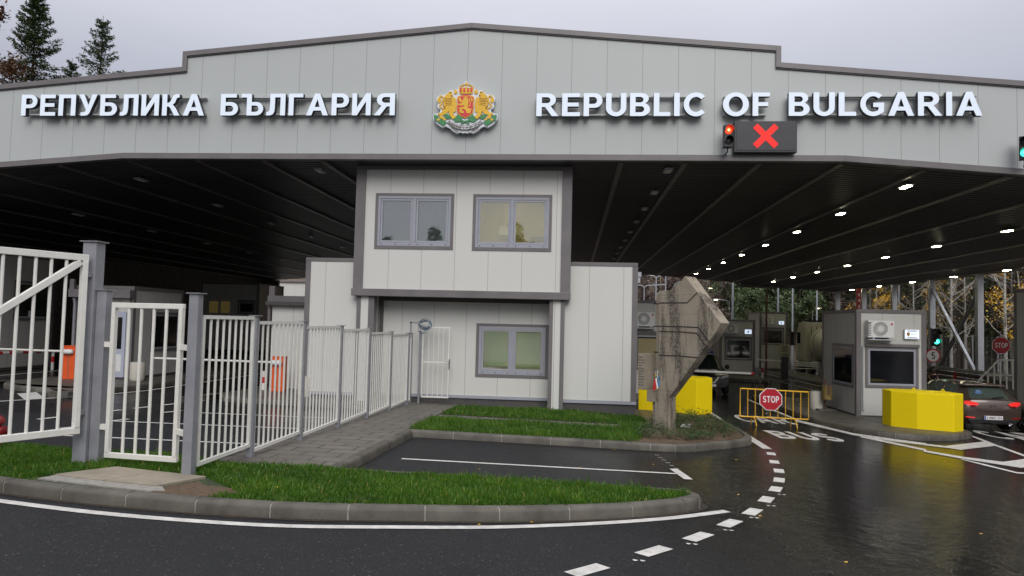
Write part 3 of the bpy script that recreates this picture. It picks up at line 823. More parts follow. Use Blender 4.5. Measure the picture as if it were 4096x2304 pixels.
# ================================================================== CANOPY
XC = -3.1
def zs(x):
    d = abs(x - XC); return 6.63 - .075 * max(0, d - 10.43)
def zt(x):
    d = abs(x - XC); return 10.60 - .086 * d if d < 8.6 else 9.40 - .0875 * (d - 8.6)


XL, XR, YF, YB = -29.6, 23.5, 20.0, 65.0
canopy = thing('border_canopy', 'huge grey panelled canopy with a shallow stepped gable spanning the checkpoint lanes', 'canopy', (XC, 20, G(XC, 20)))
lo = [XL, XC - 10.43, XC + 10.43, XR]
hi = [XR, 5.47, 5.4701, XC, -11.67, -11.6701, XL]
hz = [zt(XR), 9.40 + .0, 10.60 - .086 * 8.57, 10.60, 10.60 - .086 * 8.57, 9.40, zt(XL)]
outline = [(x, zs(x)) for x in lo] + list(zip(hi, hz))
fnF = lambda y: (lambda u, v, d: (u, y + d, v))
M().prism([outline], fnF(20.0), 0, .12).build('front_panel', m_facade, canopy)
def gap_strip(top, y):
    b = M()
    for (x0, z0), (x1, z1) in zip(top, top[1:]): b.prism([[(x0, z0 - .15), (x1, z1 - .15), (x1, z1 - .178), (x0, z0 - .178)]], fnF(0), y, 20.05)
    b.build('shadow_gap', m_trimd, canopy)  # dark strip painted in for the shadow line below the roof trim
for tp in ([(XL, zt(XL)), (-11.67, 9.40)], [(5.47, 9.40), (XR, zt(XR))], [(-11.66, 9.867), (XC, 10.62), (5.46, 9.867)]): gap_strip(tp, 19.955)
def band(top, wdt, y0, y1, name, m, vertical=()):
    b = M()
    for (x0, z0), (x1, z1) in zip(top, top[1:]):
        if abs(x1 - x0) < .01: continue
        b.prism([[(x0, z0), (x1, z1), (x1, z1 - wdt), (x0, z0 - wdt)]], fnF(0), y0, y1)
    for x0, x1, z0, z1 in vertical: b.box(x0, x1, y0 - .004, y1 + .002, z0, z1)
    return b.build(name, m, canopy, bevel=.006)
band([(XL, zt(XL)), (-11.67, 9.40)], .15, 19.93, 20.3, 'roof_trim', m_trim)
band([(5.47, 9.40), (XR, zt(XR))], .15, 19.93, 20.3, 'roof_trim', m_trim)
band([(-11.80, 9.855), (XC, 10.62), (5.60, 9.855)], .15, 19.93, 20.3, 'roof_trim', m_trim, ((-11.80, -11.66, 9.25, 9.80), (5.46, 5.60, 9.25, 9.80)))
band([(XL, zs(XL) + .16), (lo[1], zs(lo[1]) + .16), (lo[2], zs(lo[2]) + .16), (XR, zs(XR) + .16)], .17, 19.95, 20.16, 'soffit_trim', m_trim)
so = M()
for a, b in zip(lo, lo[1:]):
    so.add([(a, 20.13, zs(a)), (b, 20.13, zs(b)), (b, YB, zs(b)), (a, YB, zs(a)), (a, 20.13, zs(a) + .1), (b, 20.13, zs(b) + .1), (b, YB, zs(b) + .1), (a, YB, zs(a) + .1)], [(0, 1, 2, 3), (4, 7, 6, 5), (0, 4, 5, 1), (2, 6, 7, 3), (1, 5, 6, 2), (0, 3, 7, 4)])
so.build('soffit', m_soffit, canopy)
ro = M()
top = [(XL, zt(XL)), (-11.67, 9.40), (-11.66, 9.80), (XC, 10.55), (5.46, 9.80), (5.47, 9.40), (XR, zt(XR))]
for (a, za), (b, zb) in zip(top, top[1:]):
    ro.add([(a, 20.3, za - .06), (b, 20.3, zb - .06), (b, YB, zb - .06), (a, YB, za - .06), (a, 20.3, za - .16), (b, 20.3, zb - .16), (b, YB, zb - .16), (a, YB, za - .16)], [(0, 1, 2, 3), (4, 7, 6, 5), (0, 4, 5, 1), (2, 6, 7, 3), (1, 5, 6, 2), (0, 3, 7, 4)])
ro.build('roof', m_trimd, canopy)
px_ = [1.25, 3.05, 5.1, 7.3, 9.5, 11.75, 14.05, 16.35, 18.6, 20.9, 22.9]
for x in px_ + [-6.2 - v for v in px_]:
    z = zs(x)
    M().box(x - .075, x + .075, 20.2, YB - .1, z - .05, z + .02).build('purlin', m_purlin, canopy)
M().prism([[(14.8, zs(19.6)), (19.6, zs(19.6) - .03), (XR, zs(XR) - .03), (XR, zs(XR) + 1.4), (14.8, zs(14.8) + 1.4)]], fnF(YB), 0, .1).build('rear_fascia', m_trim, canopy)
M().prism([[(XL, zs(XL) - 0), (lo[1], zs(lo[1])), (lo[1], 9.), (XL, 7.5)]], fnF(YB), .01, .1).build('rear_fascia', m_concrete, canopy)
M().box(XL - .2, XL, 20.3, YB, -1.2, 5.6).build('side_wall', m_concrete, canopy)
M().box(XL, -27.75, YB - .3, YB, -1.2, 5.5).build('rear_wall', m_concrete, canopy)
for y in (21, 26.4, 31.8, 37.2, 42.6, 48, 53.4, 58.8, 64.4):
    c = M(); zb = G(23, y) - .1; zz = zs(23) + .02
    c.box(22.84, 23.16, y - .16, y - .13, zb, zz); c.box(22.84, 23.16, y + .13, y + .16, zb, zz); c.box(22.985, 23.015, y - .13, y + .13, zb, zz)
    c.box(22.85, 22.98, y - .12, y + .12, zb, zz)
    c.build('column', m_galv, canopy)
for ya, yb in ((48, 42.6), (42.6, 48)):
    M().bar((23.0 + (.25 if ya < yb else -.02), ya, 5.0), (23.0 + (.25 if ya < yb else -.02), yb, -.6), .16, .16).build('brace', m_galv if ya > yb else m_trimd, canopy)

# ceiling lights
def ceiling_light(x, y, lit, slope):
    z = zs(x) - .06
    o = thing('ceiling_light', 'x', 'ceiling light', (x, y, z))
    M().box(x - .12, x + .12, y - .26, y + .26, z - .05, z).build('housing', m_galv, o)
    M().box(x - .085, x + .085, y - .22, y + .22, z - .062, z - .051).build('diffuser', m_lamp if lit else m_whitep, o)
    return o
for (x, y0, n, lit, lb) in ((9.82, 22.0, 8, True, 'lit ceiling light in the row over the lane of the black police car'),
                            (16.08, 22.7, 8, True, 'lit ceiling light in the middle lit row, on a roof rib'),
                            (22.55, 28.8, 7, True, 'lit ceiling light in the row beside the outer canopy columns'),
                            (2.66, 20.9, 9, False, 'unlit ceiling light in the row above the concrete monument'),
                            (-7.9, 21.2, 8, False, 'unlit ceiling light in the dark row beside the office block'),
                            (-14.5, 22.4, 8, False, 'unlit ceiling light in the dark row above the door booth'),
                            (-20.5, 22.4, 8, False, 'unlit ceiling light in the dark row near the far wall')):
    proto = None
    for k in range(n):
        yy = y0 + (5.2 if x > 5 else 3.45) * k * (1 if x > 0 else 1.5)
        if yy > 64: break
        if proto is None: proto = o = ceiling_light(x, yy, lit, 0)
        else: o = dup(proto, (x, yy, zs(x) - .06))
        o['label'] = lb; o['group'] = 'ceiling lights under the canopy: ' + lb[-28:]

# ================================================================== OFFICE BLOCK
office = thing('office_building', 'pale panelled control office standing in the middle under the canopy front', 'building', (-3.3, 21.6, -.5))
def wall_xz(x0, x1, z0, z1, y, holes, name, m, th=.1, parent=office):
    return M().prism([[(x0, z0), (x1, z0), (x1, z1), (x0, z1)]] + [[(a, c), (a, d), (b, d), (b, c)] for a, b, c, d in holes], fnF(y), 0, th).build(name, m, parent)


def frame_bars(mb, x0, x1, z0, z1, w, y0, y1, wb=None):
    wb = wb or w
    mb.box(x0, x1, y0, y1, z1 - w, z1); mb.box(x0, x1, y0, y1, z0, z0 + wb)
    mb.box(x0, x0 + w, y0, y1, z0 + wb, z1 - w); mb.box(x1 - w, x1, y0, y1, z0 + wb, z1 - w)
    return mb


def office_window(x0, x1, z0, z1, y, blind, blind_z=0.):
    f = frame_bars(M(), x0 + .09, x1 - .09, z0 + .09, z1 - .09, .075, y - .028, y + .06, .10)
    xm = (x0 + x1) / 2
    f.box(xm - .05, xm + .05, y - .026, y + .06, z0 + .19, z1 - .165)
    for a, b in ((x0 + .17, xm - .055), (xm + .055, x1 - .17)):
        frame_bars(f, a, b, z0 + .195, z1 - .17, .06, y - .012, y + .05)
    w = f.build('window', m_frame, office, bevel=.006)
    frame_bars(M(), x0, x1, z0, z1, .088, y - .022, y + .0).build('flashing', m_trim, w)
    for a, b in ((x0 + .22, xm - .12), (xm + .12, x1 - .22)):
        for k in range(3):
            u = a + (b - a) * k / 2; M().box(u - .02, u + .02, y - .034, y - .027, z0 + .135, z0 + .155).build('drain_cap', m_black, w)
    for a, b in ((x0 + .232, xm - .117), (xm + .117, x1 - .232)):
        M().box(a, b, y + .012, y + .02, z0 + .257, z1 - .232).build('pane', m_pane, w)
        s = M(); zz = z1 - .24
        while zz > z0 + .26 + blind_z:
            s.add([(a + .01, y + .078, zz), (b - .01, y + .078, zz), (b - .01, y + .06, zz - .021), (a + .01, y + .06, zz - .021)], [(0, 1, 2, 3)]); zz -= .03
        s.build('blind', blind, w)
    return w


Y1 = 20.8
wall_xz(-6.32, -.39, 2.9, 6.66, Y1, ((-5.97, -3.64, 4.14, 5.76), (-3.01, -.72, 4.13, 5.75)), 'front_wall', m_wall)
m_blind = mat('pale_blind', (.86, .86, .9), .5, .04, 6)
m_blindw = mat('warm_blind', (.50, .44, .22), .5, .05, 6)
m_blindg = mat('green_grey_blind', (.72, .86, .74), .5, .05, 6)
office_window(-6.0, -3.61, 4.11, 5.79, Y1, m_blind)
office_window(-3.04, -.69, 4.10, 5.78, Y1, m_blindw)
sd = M(); sd.box(-6.45, -6.34, 20.92, 25, 2.9, 6.66); sd.box(-.36, -.25, 20.92, 25, 2.9, 6.66); sd.box(-6.34, -.36, 24.9, 25, 2.9, 6.66); sd.box(-6.34, -.36, 20.92, 24.9, 2.86, 2.95)
sd.build('side_wall', m_wall, office)
for a, b in ((-6.6, -6.31), (-.40, -.11)): M().box(a, b, 20.74, 20.9, 2.9, 6.62).build('corner_trim', m_trim, office, bevel=.006)
M().box(-6.31, -.40, 20.745, 20.9, 6.50, 6.63).build('top_trim', m_trim, office, bevel=.006)
M().box(-6.64, -.10, 20.72, 21.0, 2.69, 2.905).build('bottom_beam', m_trim, office, bevel=.008)
M().box(-6.3, -.2, 21.0, 21.75, 2.72, 2.80).build('recess_ceiling', m_trimd, office)
wall_xz(-6.0, -.28, -.25, 2.72, 21.6, ((-2.92, -.77, .35, 1.92),), 'recess_wall', m_wall2)
M().box(-5.98, -.3, 21.56, 21.7, 2.58, 2.72).build('recess_trim', m_trimd, office)
M().box(-5.96, -5.86, 21.5, 21.6, -.4, 2.7).build('recess_trim', m_trimd, office)
office_window(-2.95, -.74, .32, 1.95, 21.6, m_blindg, .1)
M().box(-6.0, -.28, 21.57, 21.7, -.34, -.25).build('plinth', m_frame, office)
M().box(-6.0, -.28, 21.62, 21.72, -.7, -.34).build('plinth', m_trimd, office)
for xs_ in ((-6.49, -6.37, -6.14, -5.96), (-.71, -.6, -.38, -.26)):
    c = M(); zb = G(xs_[0], 20.9) + .1
    c.box(xs_[0], xs_[1], 20.86, 21.16, zb, 2.69); c.box(xs_[2], xs_[3], 20.86, 21.16, zb, 2.69)
    o = c.build('pillar', m_trim, office, bevel=.005)
    M().box(xs_[1], xs_[2], 20.872, 21.15, zb, 2.685).build('infill', m_wall, o)
# wings
for (x0, x1, yb, tx, lb) in ((-8.16, -6.0, 23.6, (-8.18, -8.02), 'l'), (-.3, 1.84, 30, (1.70, 1.86), 'r')):
    zb = -.22
    w = M(); w.box(x0, x1, 21.05, yb, zb, 3.74)
    o = w.build('wing_wall', m_wall, office)
    tr = M(); tr.box(tx[0], tx[1], 21.03, 21.2, -.30, 3.74); tr.box(min(x0, tx[0]), max(x1, tx[1]), 21.03, 21.2, 3.72, 3.83)
    tr.box(min(x0, tx[0]), max(x1, tx[1]), 21.2, yb, 3.74, 3.83)
    tr.build('wing_trim', m_trim, office, bevel=.005)
    M().box(x0, max(x1, tx[1]), 21.02, 21.15, -.31, -.225).build('plinth', m_frame, office)
    M().box(x0, x1, 21.07, 21.3, -.75, -.31).build('plinth', m_trimd, office)
    gx = tx[0] - .14 if lb == 'l' else tx[1]
    g = M(); g.box(gx, gx + .14, 21.5, yb, 3.46, 3.60); g.box(gx - .0, gx + .11, 21.52, yb, 3.28, 3.44)
    g.build('gutter', m_galv, office)
an = M(); an.box(-10.3, -8.16, 23.6, 34, -.9, 2.45)
an.build('annex_wall', m_wall, office)
an = M(); an.box(-10.42, -8.16, 23.45, 34, 2.45, 2.72); an.box(-10.4, -10.2, 23.5, 23.7, 2.72, 3.05)
an.build('annex_roof_trim', m_trim, office, bevel=.006)
M().box(-10.45, -8.2, 23.36, 23.47, 2.40, 2.52).build('gutter', m_trimd, office)
M().tube([(-10.38, 23.42, 2.42), (-10.38, 23.52, 2.25), (-10.36, 23.52, -.3)], .05).build('downpipe', m_trim, office)
M().box(-8.25, -8.165, 21.6, 23.6, -.7, 3.7).build('plinth', m_trim, office)
# rooms behind the upper windows
m_roomw = mat('room_wall_warm', (.55, .46, .17), .7, .1, 2)
m_roomp = mat('room_wall_pale', (.50, .50, .52), .7, .1, 2)
for x0, x1, z0, z1, y0, m in ((-6.2, -3.4, 3.4, 6.2, 20.92, m_roomp), (-3.3, -.5, 3.4, 6.2, 20.92, m_roomw), (-3.2, -.5, -.2, 2.3, 21.72, m_roomp)):
    r = M(); y1 = y0 + 2.6
    r.box(x0, x1, y1, y1 + .05, z0, z1); r.box(x0, x0 + .05, y0, y1, z0, z1); r.box(x1 - .05, x1, y0, y1, z0, z1); r.box(x0, x1, y0, y1, z0, z0 + .05); r.box(x0, x1, y0, y1, z1 - .05, z1)
    r.build('room', m, office)
M().box(-2.6, -1.2, 21.6, 22.2, 6.07, 6.13).build('room_lamp', m_warm, office)
M().box(-2.6, -1.2, 22.2, 22.6, 2.17, 2.23).build('room_lamp', m_warm, office)
M().box(-2.5, -1.75, 23.1, 23.4, 4.85, 5.15).build('indoor_unit', m_whitep, office)
M().box(-1.5, -.75, 23.44, 23.5, 3.5, 4.85).build('room_door', m_trim, office)

# ================================================================== FASCIA LETTERING, EMBLEM, SIGNALS
def letter_sign(name, label, words, z0, z1):
    root = thing(name, label, 'sign', (words[0][1], 19.9, z0))
    for s, x0, x1 in words:
        L_, tot = layout(s, .135)
        k = (x1 - x0) / tot; h = z1 - z0
        for cs, xo in L_:
            o = M().prism([[(x0 + (x + xo) * k, z0 + y * h) for x, y in c] for c in cs], fnF(19.70), 0, .14).build('letter', [m_letter, m_dark], root)
            for p in o.data.polygons:
                p.material_index = 0 if p.normal.y < -.9 else 1
        for zz in (z0 + .08, z1 - .06):
            M().box(x0 + .05, x1 - .05, 19.85, 19.97, zz - .018, zz + .018).build('rail', m_facade, root)
    return root
letter_sign('facade_sign', 'lit white Cyrillic lettering naming the republic on the canopy front', (('РЕПУБЛИКА', -16.66, -10.92), ('БЪЛГАРИЯ', -10.42, -5.22)), 7.84, 8.48)
letter_sign('facade_sign', 'lit white Latin lettering naming the republic on the canopy front', (('REPUBLIC', -1.16, 3.50), ('OF', 3.98, 5.24), ('BULGARIA', 5.74, 10.76)), 7.81, 8.46)

m_gold = mat('emblem_gold', (.78, .46, .02), .4, .15, 9)
m_gold2 = mat('emblem_dark_gold', (.40, .20, .015), .5, .1, 9)
m_emred = mat('emblem_red', (.66, .03, .045), .4, .05, 9)
m_emgreen = mat('emblem_green', (.045, .24, .08), .4, .2, 14)
m_emwhite = mat('emblem_white', (.72, .76, .80), .4, .04, 5)
m_emline = mat('emblem_brown_line', (.10, .05, .025), .5, .1, 9)
emb = thing('coat_of_arms', 'coloured national coat of arms with gold lions and red shield on the canopy front', 'emblem', (-3.2, 19.9, 7.3))
def E2(p): return (-4.12 + (p[0] - 405) * .00151, 8.86 - (p[1] - 207) * .001486)
def mir(c): return [(2 * 1022 - x, y) for x, y in c]
def epart(name, m, polys, lev, th=.02):
    b = M()
    for c in polys: b.prism([[E2(p) for p in c]], fnF(19.78 - lev * .008), 0, th)
    return b.build(name, m, emb)
half = [(1030, 207), (995, 225), (985, 265), (905, 300), (860, 360), (830, 370), (780, 395), (720, 385), (680, 430), (620, 470), (520, 478), (465, 530), (462, 580), (490, 640), (478, 700), (500, 735), (545, 760), (530, 820), (425, 855), (402, 885), (415, 960), (450, 1000), (490, 1050), (560, 1100), (600, 1115), (650, 1090), (720, 1120), (780, 1180), (870, 1230), (930, 1205), (975, 1225), (1022, 1215)]
plate = half + mir(half[1:-1])[::-1]
b = M().prism([[E2(p) for p in plate]], fnF(19.80), 0, .12); b.build('backing_plate', [m_emwhite], emb)
lion = [(700, 440), (735, 425), (760, 455), (775, 490), (745, 515), (760, 535), (800, 520), (830, 560), (845, 620), (850, 700), (835, 740), (840, 800), (800, 830), (790, 870), (840, 890), (860, 925), (800, 935), (740, 900), (715, 840), (700, 790), (665, 850), (600, 870), (580, 900), (620, 930), (610, 950), (545, 940), (530, 880), (500, 860), (510, 835), (560, 830), (610, 760), (640, 710), (600, 700), (598, 650), (615, 600), (605, 545), (640, 480)]
tail = ribbon([(640, 745), (585, 745), (545, 715), (530, 690), (560, 650), (590, 600), (592, 540), (570, 505), (535, 505), (515, 540)], 26)
tuft = [(515, 535), (550, 560), (555, 600), (515, 645), (485, 610), (478, 560)]
scep = [(790, 400), (830, 378), (865, 420), (840, 465), (800, 455)]
crownl = [(700, 440), (690, 415), (725, 420), (755, 420), (758, 450)]
mane = [ribbon([(615 + 6 * k, 545 + 34 * k), (680, 560 + 30 * k), (760, 545 + 32 * k)], 7) for k in range(5)] + [[(735, 480), (770, 500), (745, 512)]]
for fm in (lambda c: c, mir):
    li = epart('lion', m_gold, [fm(c) for c in (lion, tail, tuft, scep, crownl)], 1.4)
    for nm, m, cs, lev, th in (('lion_shadow_edge', m_gold2, [[(x - 8, y + 9) for x, y in lion]], .6, .02), ('mane_lines', m_gold2, mane, 2.6, .012)):
        b = M()
        for c in cs: b.prism([[E2(p) for p in fm(c)]], fnF(19.78 - lev * .008), 0, th)
        b.build(nm, m, li)
sh = [(870, 515), (940, 495), (1022, 510), (1104, 495), (1175, 515), (1190, 560), (1178, 640), (1182, 760), (1168, 840), (1110, 900), (1022, 940), (935, 900), (870, 850), (848, 760), (866, 640), (852, 560)]
epart('shield', m_gold, [sh], 2.6)
epart('shield', m_emred, [[(1022 + (x - 1022) * .91, 720 + (y - 720) * .92) for x, y in sh]], 3.6)
cl = [(885, 545), (935, 545), (940, 590), (975, 600), (985, 555), (1020, 525), (1060, 545), (1080, 600), (1070, 680), (1065, 740), (1110, 760), (1140, 750), (1135, 800), (1110, 850), (1050, 845), (1040, 800), (1010, 770), (965, 760), (960, 790), (1005, 820), (990, 850), (930, 840), (905, 800), (930, 775), (890, 760), (930, 730), (1000, 720), (1010, 690), (940, 700), (885, 690), (890, 660), (960, 655), (930, 625), (900, 610)]
epart('shield_lion', m_gold, [cl, ribbon([(1062, 705), (1100, 705), (1115, 670), (1098, 600), (1112, 545), (1140, 550)], 15), [(1125, 555), (1160, 570), (1150, 630), (1125, 605)]], 4.6)
crown = [(885, 345), (1172, 345), (1150, 460), (905, 460)]
dome = arc(1028, 350, 130, 72, 180, 0, 14)
dome = [(x, 700 - y) for x, y in dome]
epart('crown', m_gold, [crown, [(1015, 235), (1045, 235), (1050, 262), (1040, 285), (1018, 285), (1008, 262)]], 1.4)
epart('crown', m_gold, [ribbon(dome, 16), ribbon([(1028, 285), (1028, 345)], 20), ribbon([(965, 295), (945, 345)], 12), ribbon([(1092, 295), (1112, 345)], 12)], 1.0)
epart('crown_jewel', m_emred, [[(x - 18, 350), (x + 18, 350), (x + 12, 375), (x + 20, 425), (x - 20, 425), (x - 12, 375)] for x in (925, 992, 1064, 1126)], 2.6, .012)
epart('crown_ribbon', m_emred, [[(930, 480), (1120, 480), (1060, 505), (990, 505)]], .8)
lf1 = [(800, 960), (850, 900), (890, 855), (930, 870), (965, 930), (960, 980), (900, 1010), (830, 1010)]
lf2 = [(610, 880), (660, 855), (720, 880), (765, 930), (700, 965), (640, 930)]
lf3 = [(420, 880), (450, 870), (510, 900), (525, 950), (490, 990), (440, 985)]
lf4 = [(490, 1010), (560, 955), (640, 975), (668, 1020), (640, 1060), (600, 1095), (570, 1060)]
gr = [lf1, lf2, lf3, lf4, ribbon([(940, 985), (1010, 1000), (1105, 1045)], 24)]
for c in gr[:4]:
    epart('oak_leaf', m_emgreen, [c], 2.0); epart('oak_leaf', m_emgreen, [mir(c)], 2.0)
epart('oak_stem', m_emgreen, [gr[4]], 3.0); epart('oak_stem', m_emgreen, [mir(gr[4])], 3.9)
ac = [arc(x, y, 26, 22, 0, 330, 10) for x, y in ((510, 970), (630, 965), (790, 935))]
for c in ac + [mir(c) for c in ac]: epart('acorn', m_gold, [c], 3.2)
rb_ = [(690, 985), (760, 1050), (850, 1095), (940, 1120), (1022, 1127), (1104, 1120), (1194, 1095), (1284, 1050), (1354, 985)]
epart('motto_ribbon', m_emwhite, [ribbon(rb_, 66)], 3.0)
epart('ribbon_edge', m_emline, [ribbon([(x, y + 36) for x, y in rb_], 6), ribbon([(x, y - 36) for x, y in rb_], 5), ribbon([(760, 1130), (830, 1160), (900, 1205)], 14), mir(ribbon([(760, 1130), (830, 1160), (900, 1205)], 14)), ribbon([(850, 1140), (940, 1150), (975, 1195)], 7), mir(ribbon([(850, 1140), (940, 1150), (975, 1195)], 7))], 3.9, .01)
epart('ribbon_edge', m_emgreen, [ribbon([(700, 1030), (770, 1095), (830, 1120)], 10), mir(ribbon([(700, 1030), (770, 1095), (830, 1120)], 10))], 3.4, .01)
motto = 'СЪЕДИНЕНИЕТО ПРАВИ СИЛАТА'
at_, tot_ = resample(rb_, 1)
L_, tw = layout(motto, .14, .4)
b = M(); k = (tot_ - 40) / tw
for cs, xo in L_:
    s = 20 + xo * k; a = at_(s); c2 = at_(s + 12); an_ = atan2(c2[1] - a[1], c2[0] - a[0])
    b.prism([[E2((a[0] + (x * k) * cos(an_) + (y * 32 - 16) * sin(an_), a[1] + (x * k) * sin(an_) - (y * 32 - 16) * cos(an_))) for x, y in c] for c in cs], fnF(19.78 - 4.8 * .008), 0, .008)
b.build('motto_lettering', m_emline, emb)


def traffic_light(x, y, z0, lit, label, w=.24, h=.62, mount=None):
    o = thing('traffic_light', label, 'traffic light', (x, y, z0))
    M().box(x - w / 2, x + w / 2, y - .1, y + .1, z0, z0 + h).build('housing', m_black, o, bevel=.015)
    for k, (zc, nm) in enumerate(((z0 + h * .74, 'red'), (z0 + h * .27, 'green'))):
        r = w * .40
        l = M().lathe((x, y - .1, zc), [(r, 0), (r * .98, -.02), (r * .7, -.04), (.001, -.05)], 20, 'Y').build('lens', (m_redlamp if nm == 'red' else m_greenlamp) if nm == lit else m_dark, o, smooth=40)
        if nm == lit: M().lathe((x, y - .135, zc), [(r * .55, 0), (.001, -.025)], 16, 'Y').build('lamp_core', m_redcore if nm == 'red' else m_display, l)
        v = M(); n = 14; vs = []
        for yy in (y - .1, y - .30):
            for q in range(n + 1):
                a = radians(-20 + 220 * q / n)
                for rr in (r * 1.12, r * 1.2): vs.append((x + rr * cos(a), yy, zc + rr * sin(a)))
        fs = []
        for q in range(n):
            a = q * 2; e = a + 2 * (n + 1)
            fs += [(a, a + 2, e + 2, e), (a + 1, e + 1, e + 3, a + 3), (e, e + 2, e + 3, e + 1)]
        v.add(vs, fs).build('visor', m_black, o, smooth=40)
    if mount:
        M().tube([(x, y, z0), (x, y, z0 - .10), (x, mount, z0 - .12)], .022).build('bracket', m_black, o)
    return o
traffic_light(4.10, 19.62, 6.90, 'red', 'two lamp traffic light glowing red beside the red cross display', mount=19.96)
traffic_light(11.76, 19.62, 6.60, 'green', 'two lamp traffic light glowing green on the canopy front, cut by the photo edge', mount=19.96)
bpy.data.objects['traffic_light.001'].rotation_euler = (0, 0, -.5)
d = thing('lane_display', 'dark rectangular lane display showing a red cross on the canopy front', 'display', (5.14, 19.9, 6.81))
M().box(4.30, 5.98, 19.74, 19.96, 6.81, 7.68).build('housing', m_dark, d, bevel=.015)
M().box(4.36, 5.92, 19.725, 19.741, 6.87, 7.62).build('screen', m_dark, d)
cx = []
for k in range(4):
    a = radians(45 + 90 * k); b_ = a + radians(45)
    u = (cos(a), sin(a)); n_ = (-sin(a), cos(a)); hw = .085; L2 = .40
    cx += [(5.14 + u[0] * L2 + n_[0] * -hw, 7.26 + u[1] * L2 + n_[1] * -hw), (5.14 + u[0] * L2 + n_[0] * hw, 7.26 + u[1] * L2 + n_[1] * hw), (5.14 + u[0] * hw + n_[0] * hw, 7.26 + u[1] * hw + n_[1] * hw)]
M().prism([cx], fnF(19.715), 0, .01).build('red_cross', m_redx, d)


# ================================================================== FENCE AND GATES
def at_y(x0, y0, s, p, Y):
    d = ray((x0 + p[0] / s) / KPX, (y0 + p[1] / s) / KPX); k = Y / d.y
    return (d.x * k, Y, EYE + d.z * k)


def on_plane(x0, y0, s, p, P0, n):
    d = ray((x0 + p[0] / s) / KPX, (y0 + p[1] / s) / KPX)
    k = (P0[0] * n[0] + P0[1] * n[1]) / (d.x * n[0] + d.y * n[1])
    return Vector((d.x * k, d.y * k, EYE + d.z * k))


def post(name, x, y, w, top, parent, m=None, cap=.03):
    b = M(); zb = G(x, y) + .05
    b.box(x - w / 2, x + w / 2, y - w / 2, y + w / 2, zb, top)
    o = b.build(name, m or m_post, parent, bevel=.006)
    M().box(x - w / 2 - cap, x + w / 2 + cap, y - w / 2 - cap, y + w / 2 + cap, top, top + .012).build('cap', m_post, o)
    return o


FX = -4.80
fence = thing('metal_fence', 'white barred metal fence stepping down along the paved walk to the office block', 'fence', (FX, 14.5, G(FX, 14.5)))
spans = [(8.86, 10.36, 1.98, .03, 8), (10.46, 12.31, 1.91, -.07, 10), (12.41, 14.36, 1.83, -.14, 11), (14.46, 16.42, 1.765, -.21, 11), (16.52, 18.46, 1.67, -.30, 11), (18.56, 20.44, 1.61, -.36, 11), (20.54, 20.86, 1.58, -.40, 2)]
for y0, y1, z1, z0, nb in spans:
    b = M()
    b.box(FX - .022, FX + .022, y0, y1, z1 - .05, z1); b.box(FX - .022, FX + .022, y0, y1, z0, z0 + .05)
    b.box(FX - .022, FX + .022, y0, y0 + .05, z0 + .05, z1 - .05); b.box(FX - .022, FX + .022, y1 - .05, y1, z0 + .05, z1 - .05)
    for k in range(1, nb):
        yy = y0 + .05 + (y1 - y0 - .1) * k / nb
        b.tube([(FX, yy, z0 + .05), (FX, yy, z1 - .05)], .0175, 8, cap=False)
    b.build('panel', m_white, fence, smooth=40)
for y, z in ((10.41, 1.985), (12.36, 1.915), (14.41, 1.835), (16.47, 1.77), (18.51, 1.675), (20.49, 1.615), (20.92, 1.60)):
    post('post', FX + .0, y, .09 if y < 20.8 else .07, z, fence)
gp = thing('gate_post', 'thick tall grey steel gate post with a shorter post welded beside it', 'gate post', (-6.5, 9.1, G(-6.5, 9.1)))
post('tall_post', -6.51, 9.1, .19, 2.93, gp); post('short_post', -6.345, 9.13, .135, 2.28, gp, cap=.02)
gp2 = post('gate_post', -4.83, 8.74, .125, 2.25, None)
tag(gp2, 'single grey steel post between the small gate and the first fence panel', 'gate post')

def leaf(name, label, a, b, z0, z1, nb, fr, bar_r, parent_cat='gate', diag=False, mid=None):
    """gate leaf standing between plan points a and b"""
    A = Vector((*a, 0)); B = Vector((*b, 0)); d = (B - A).normalized(); L = (B - A).length
    o = thing(name, label, parent_cat, (a[0], a[1], z0))
    P = lambda s, z: A + d * s + Vector((0, 0, z))
    f = M()
    f.bar(P(0, z1 - fr / 2), P(L, z1 - fr / 2), fr * .8, fr); f.bar(P(0, z0 + fr / 2), P(L, z0 + fr / 2), fr * .8, fr)
    f.bar(P(fr / 2, z0 + fr), P(fr / 2, z1 - fr), fr, fr * .8, up=d); f.bar(P(L - fr / 2, z0 + fr), P(L - fr / 2, z1 - fr), fr, fr * .8, up=d)
    if mid: f.bar(P(fr, mid), P(L - fr, mid), fr * .7, fr * .9)
    f.build('frame', m_white, o, bevel=.006)
    g = M()
    for k in range(1, nb):
        s = fr + (L - 2 * fr) * k / nb
        g.tube([P(s, z0 + fr), P(s, z1 - fr)], bar_r, 8, cap=False)
    g.build('bars', m_white, o, smooth=40)
    if diag:
        w = Vector((-d.y, d.x, 0)) * -.055
        M().bar(P(.1, z1 - fr - .02) + w * 0, P(L - .1, z0 + fr + .02) + w * 0, fr * .85, fr * .95).build('diagonal_brace', m_white, o, bevel=.005)
    return o, P, L


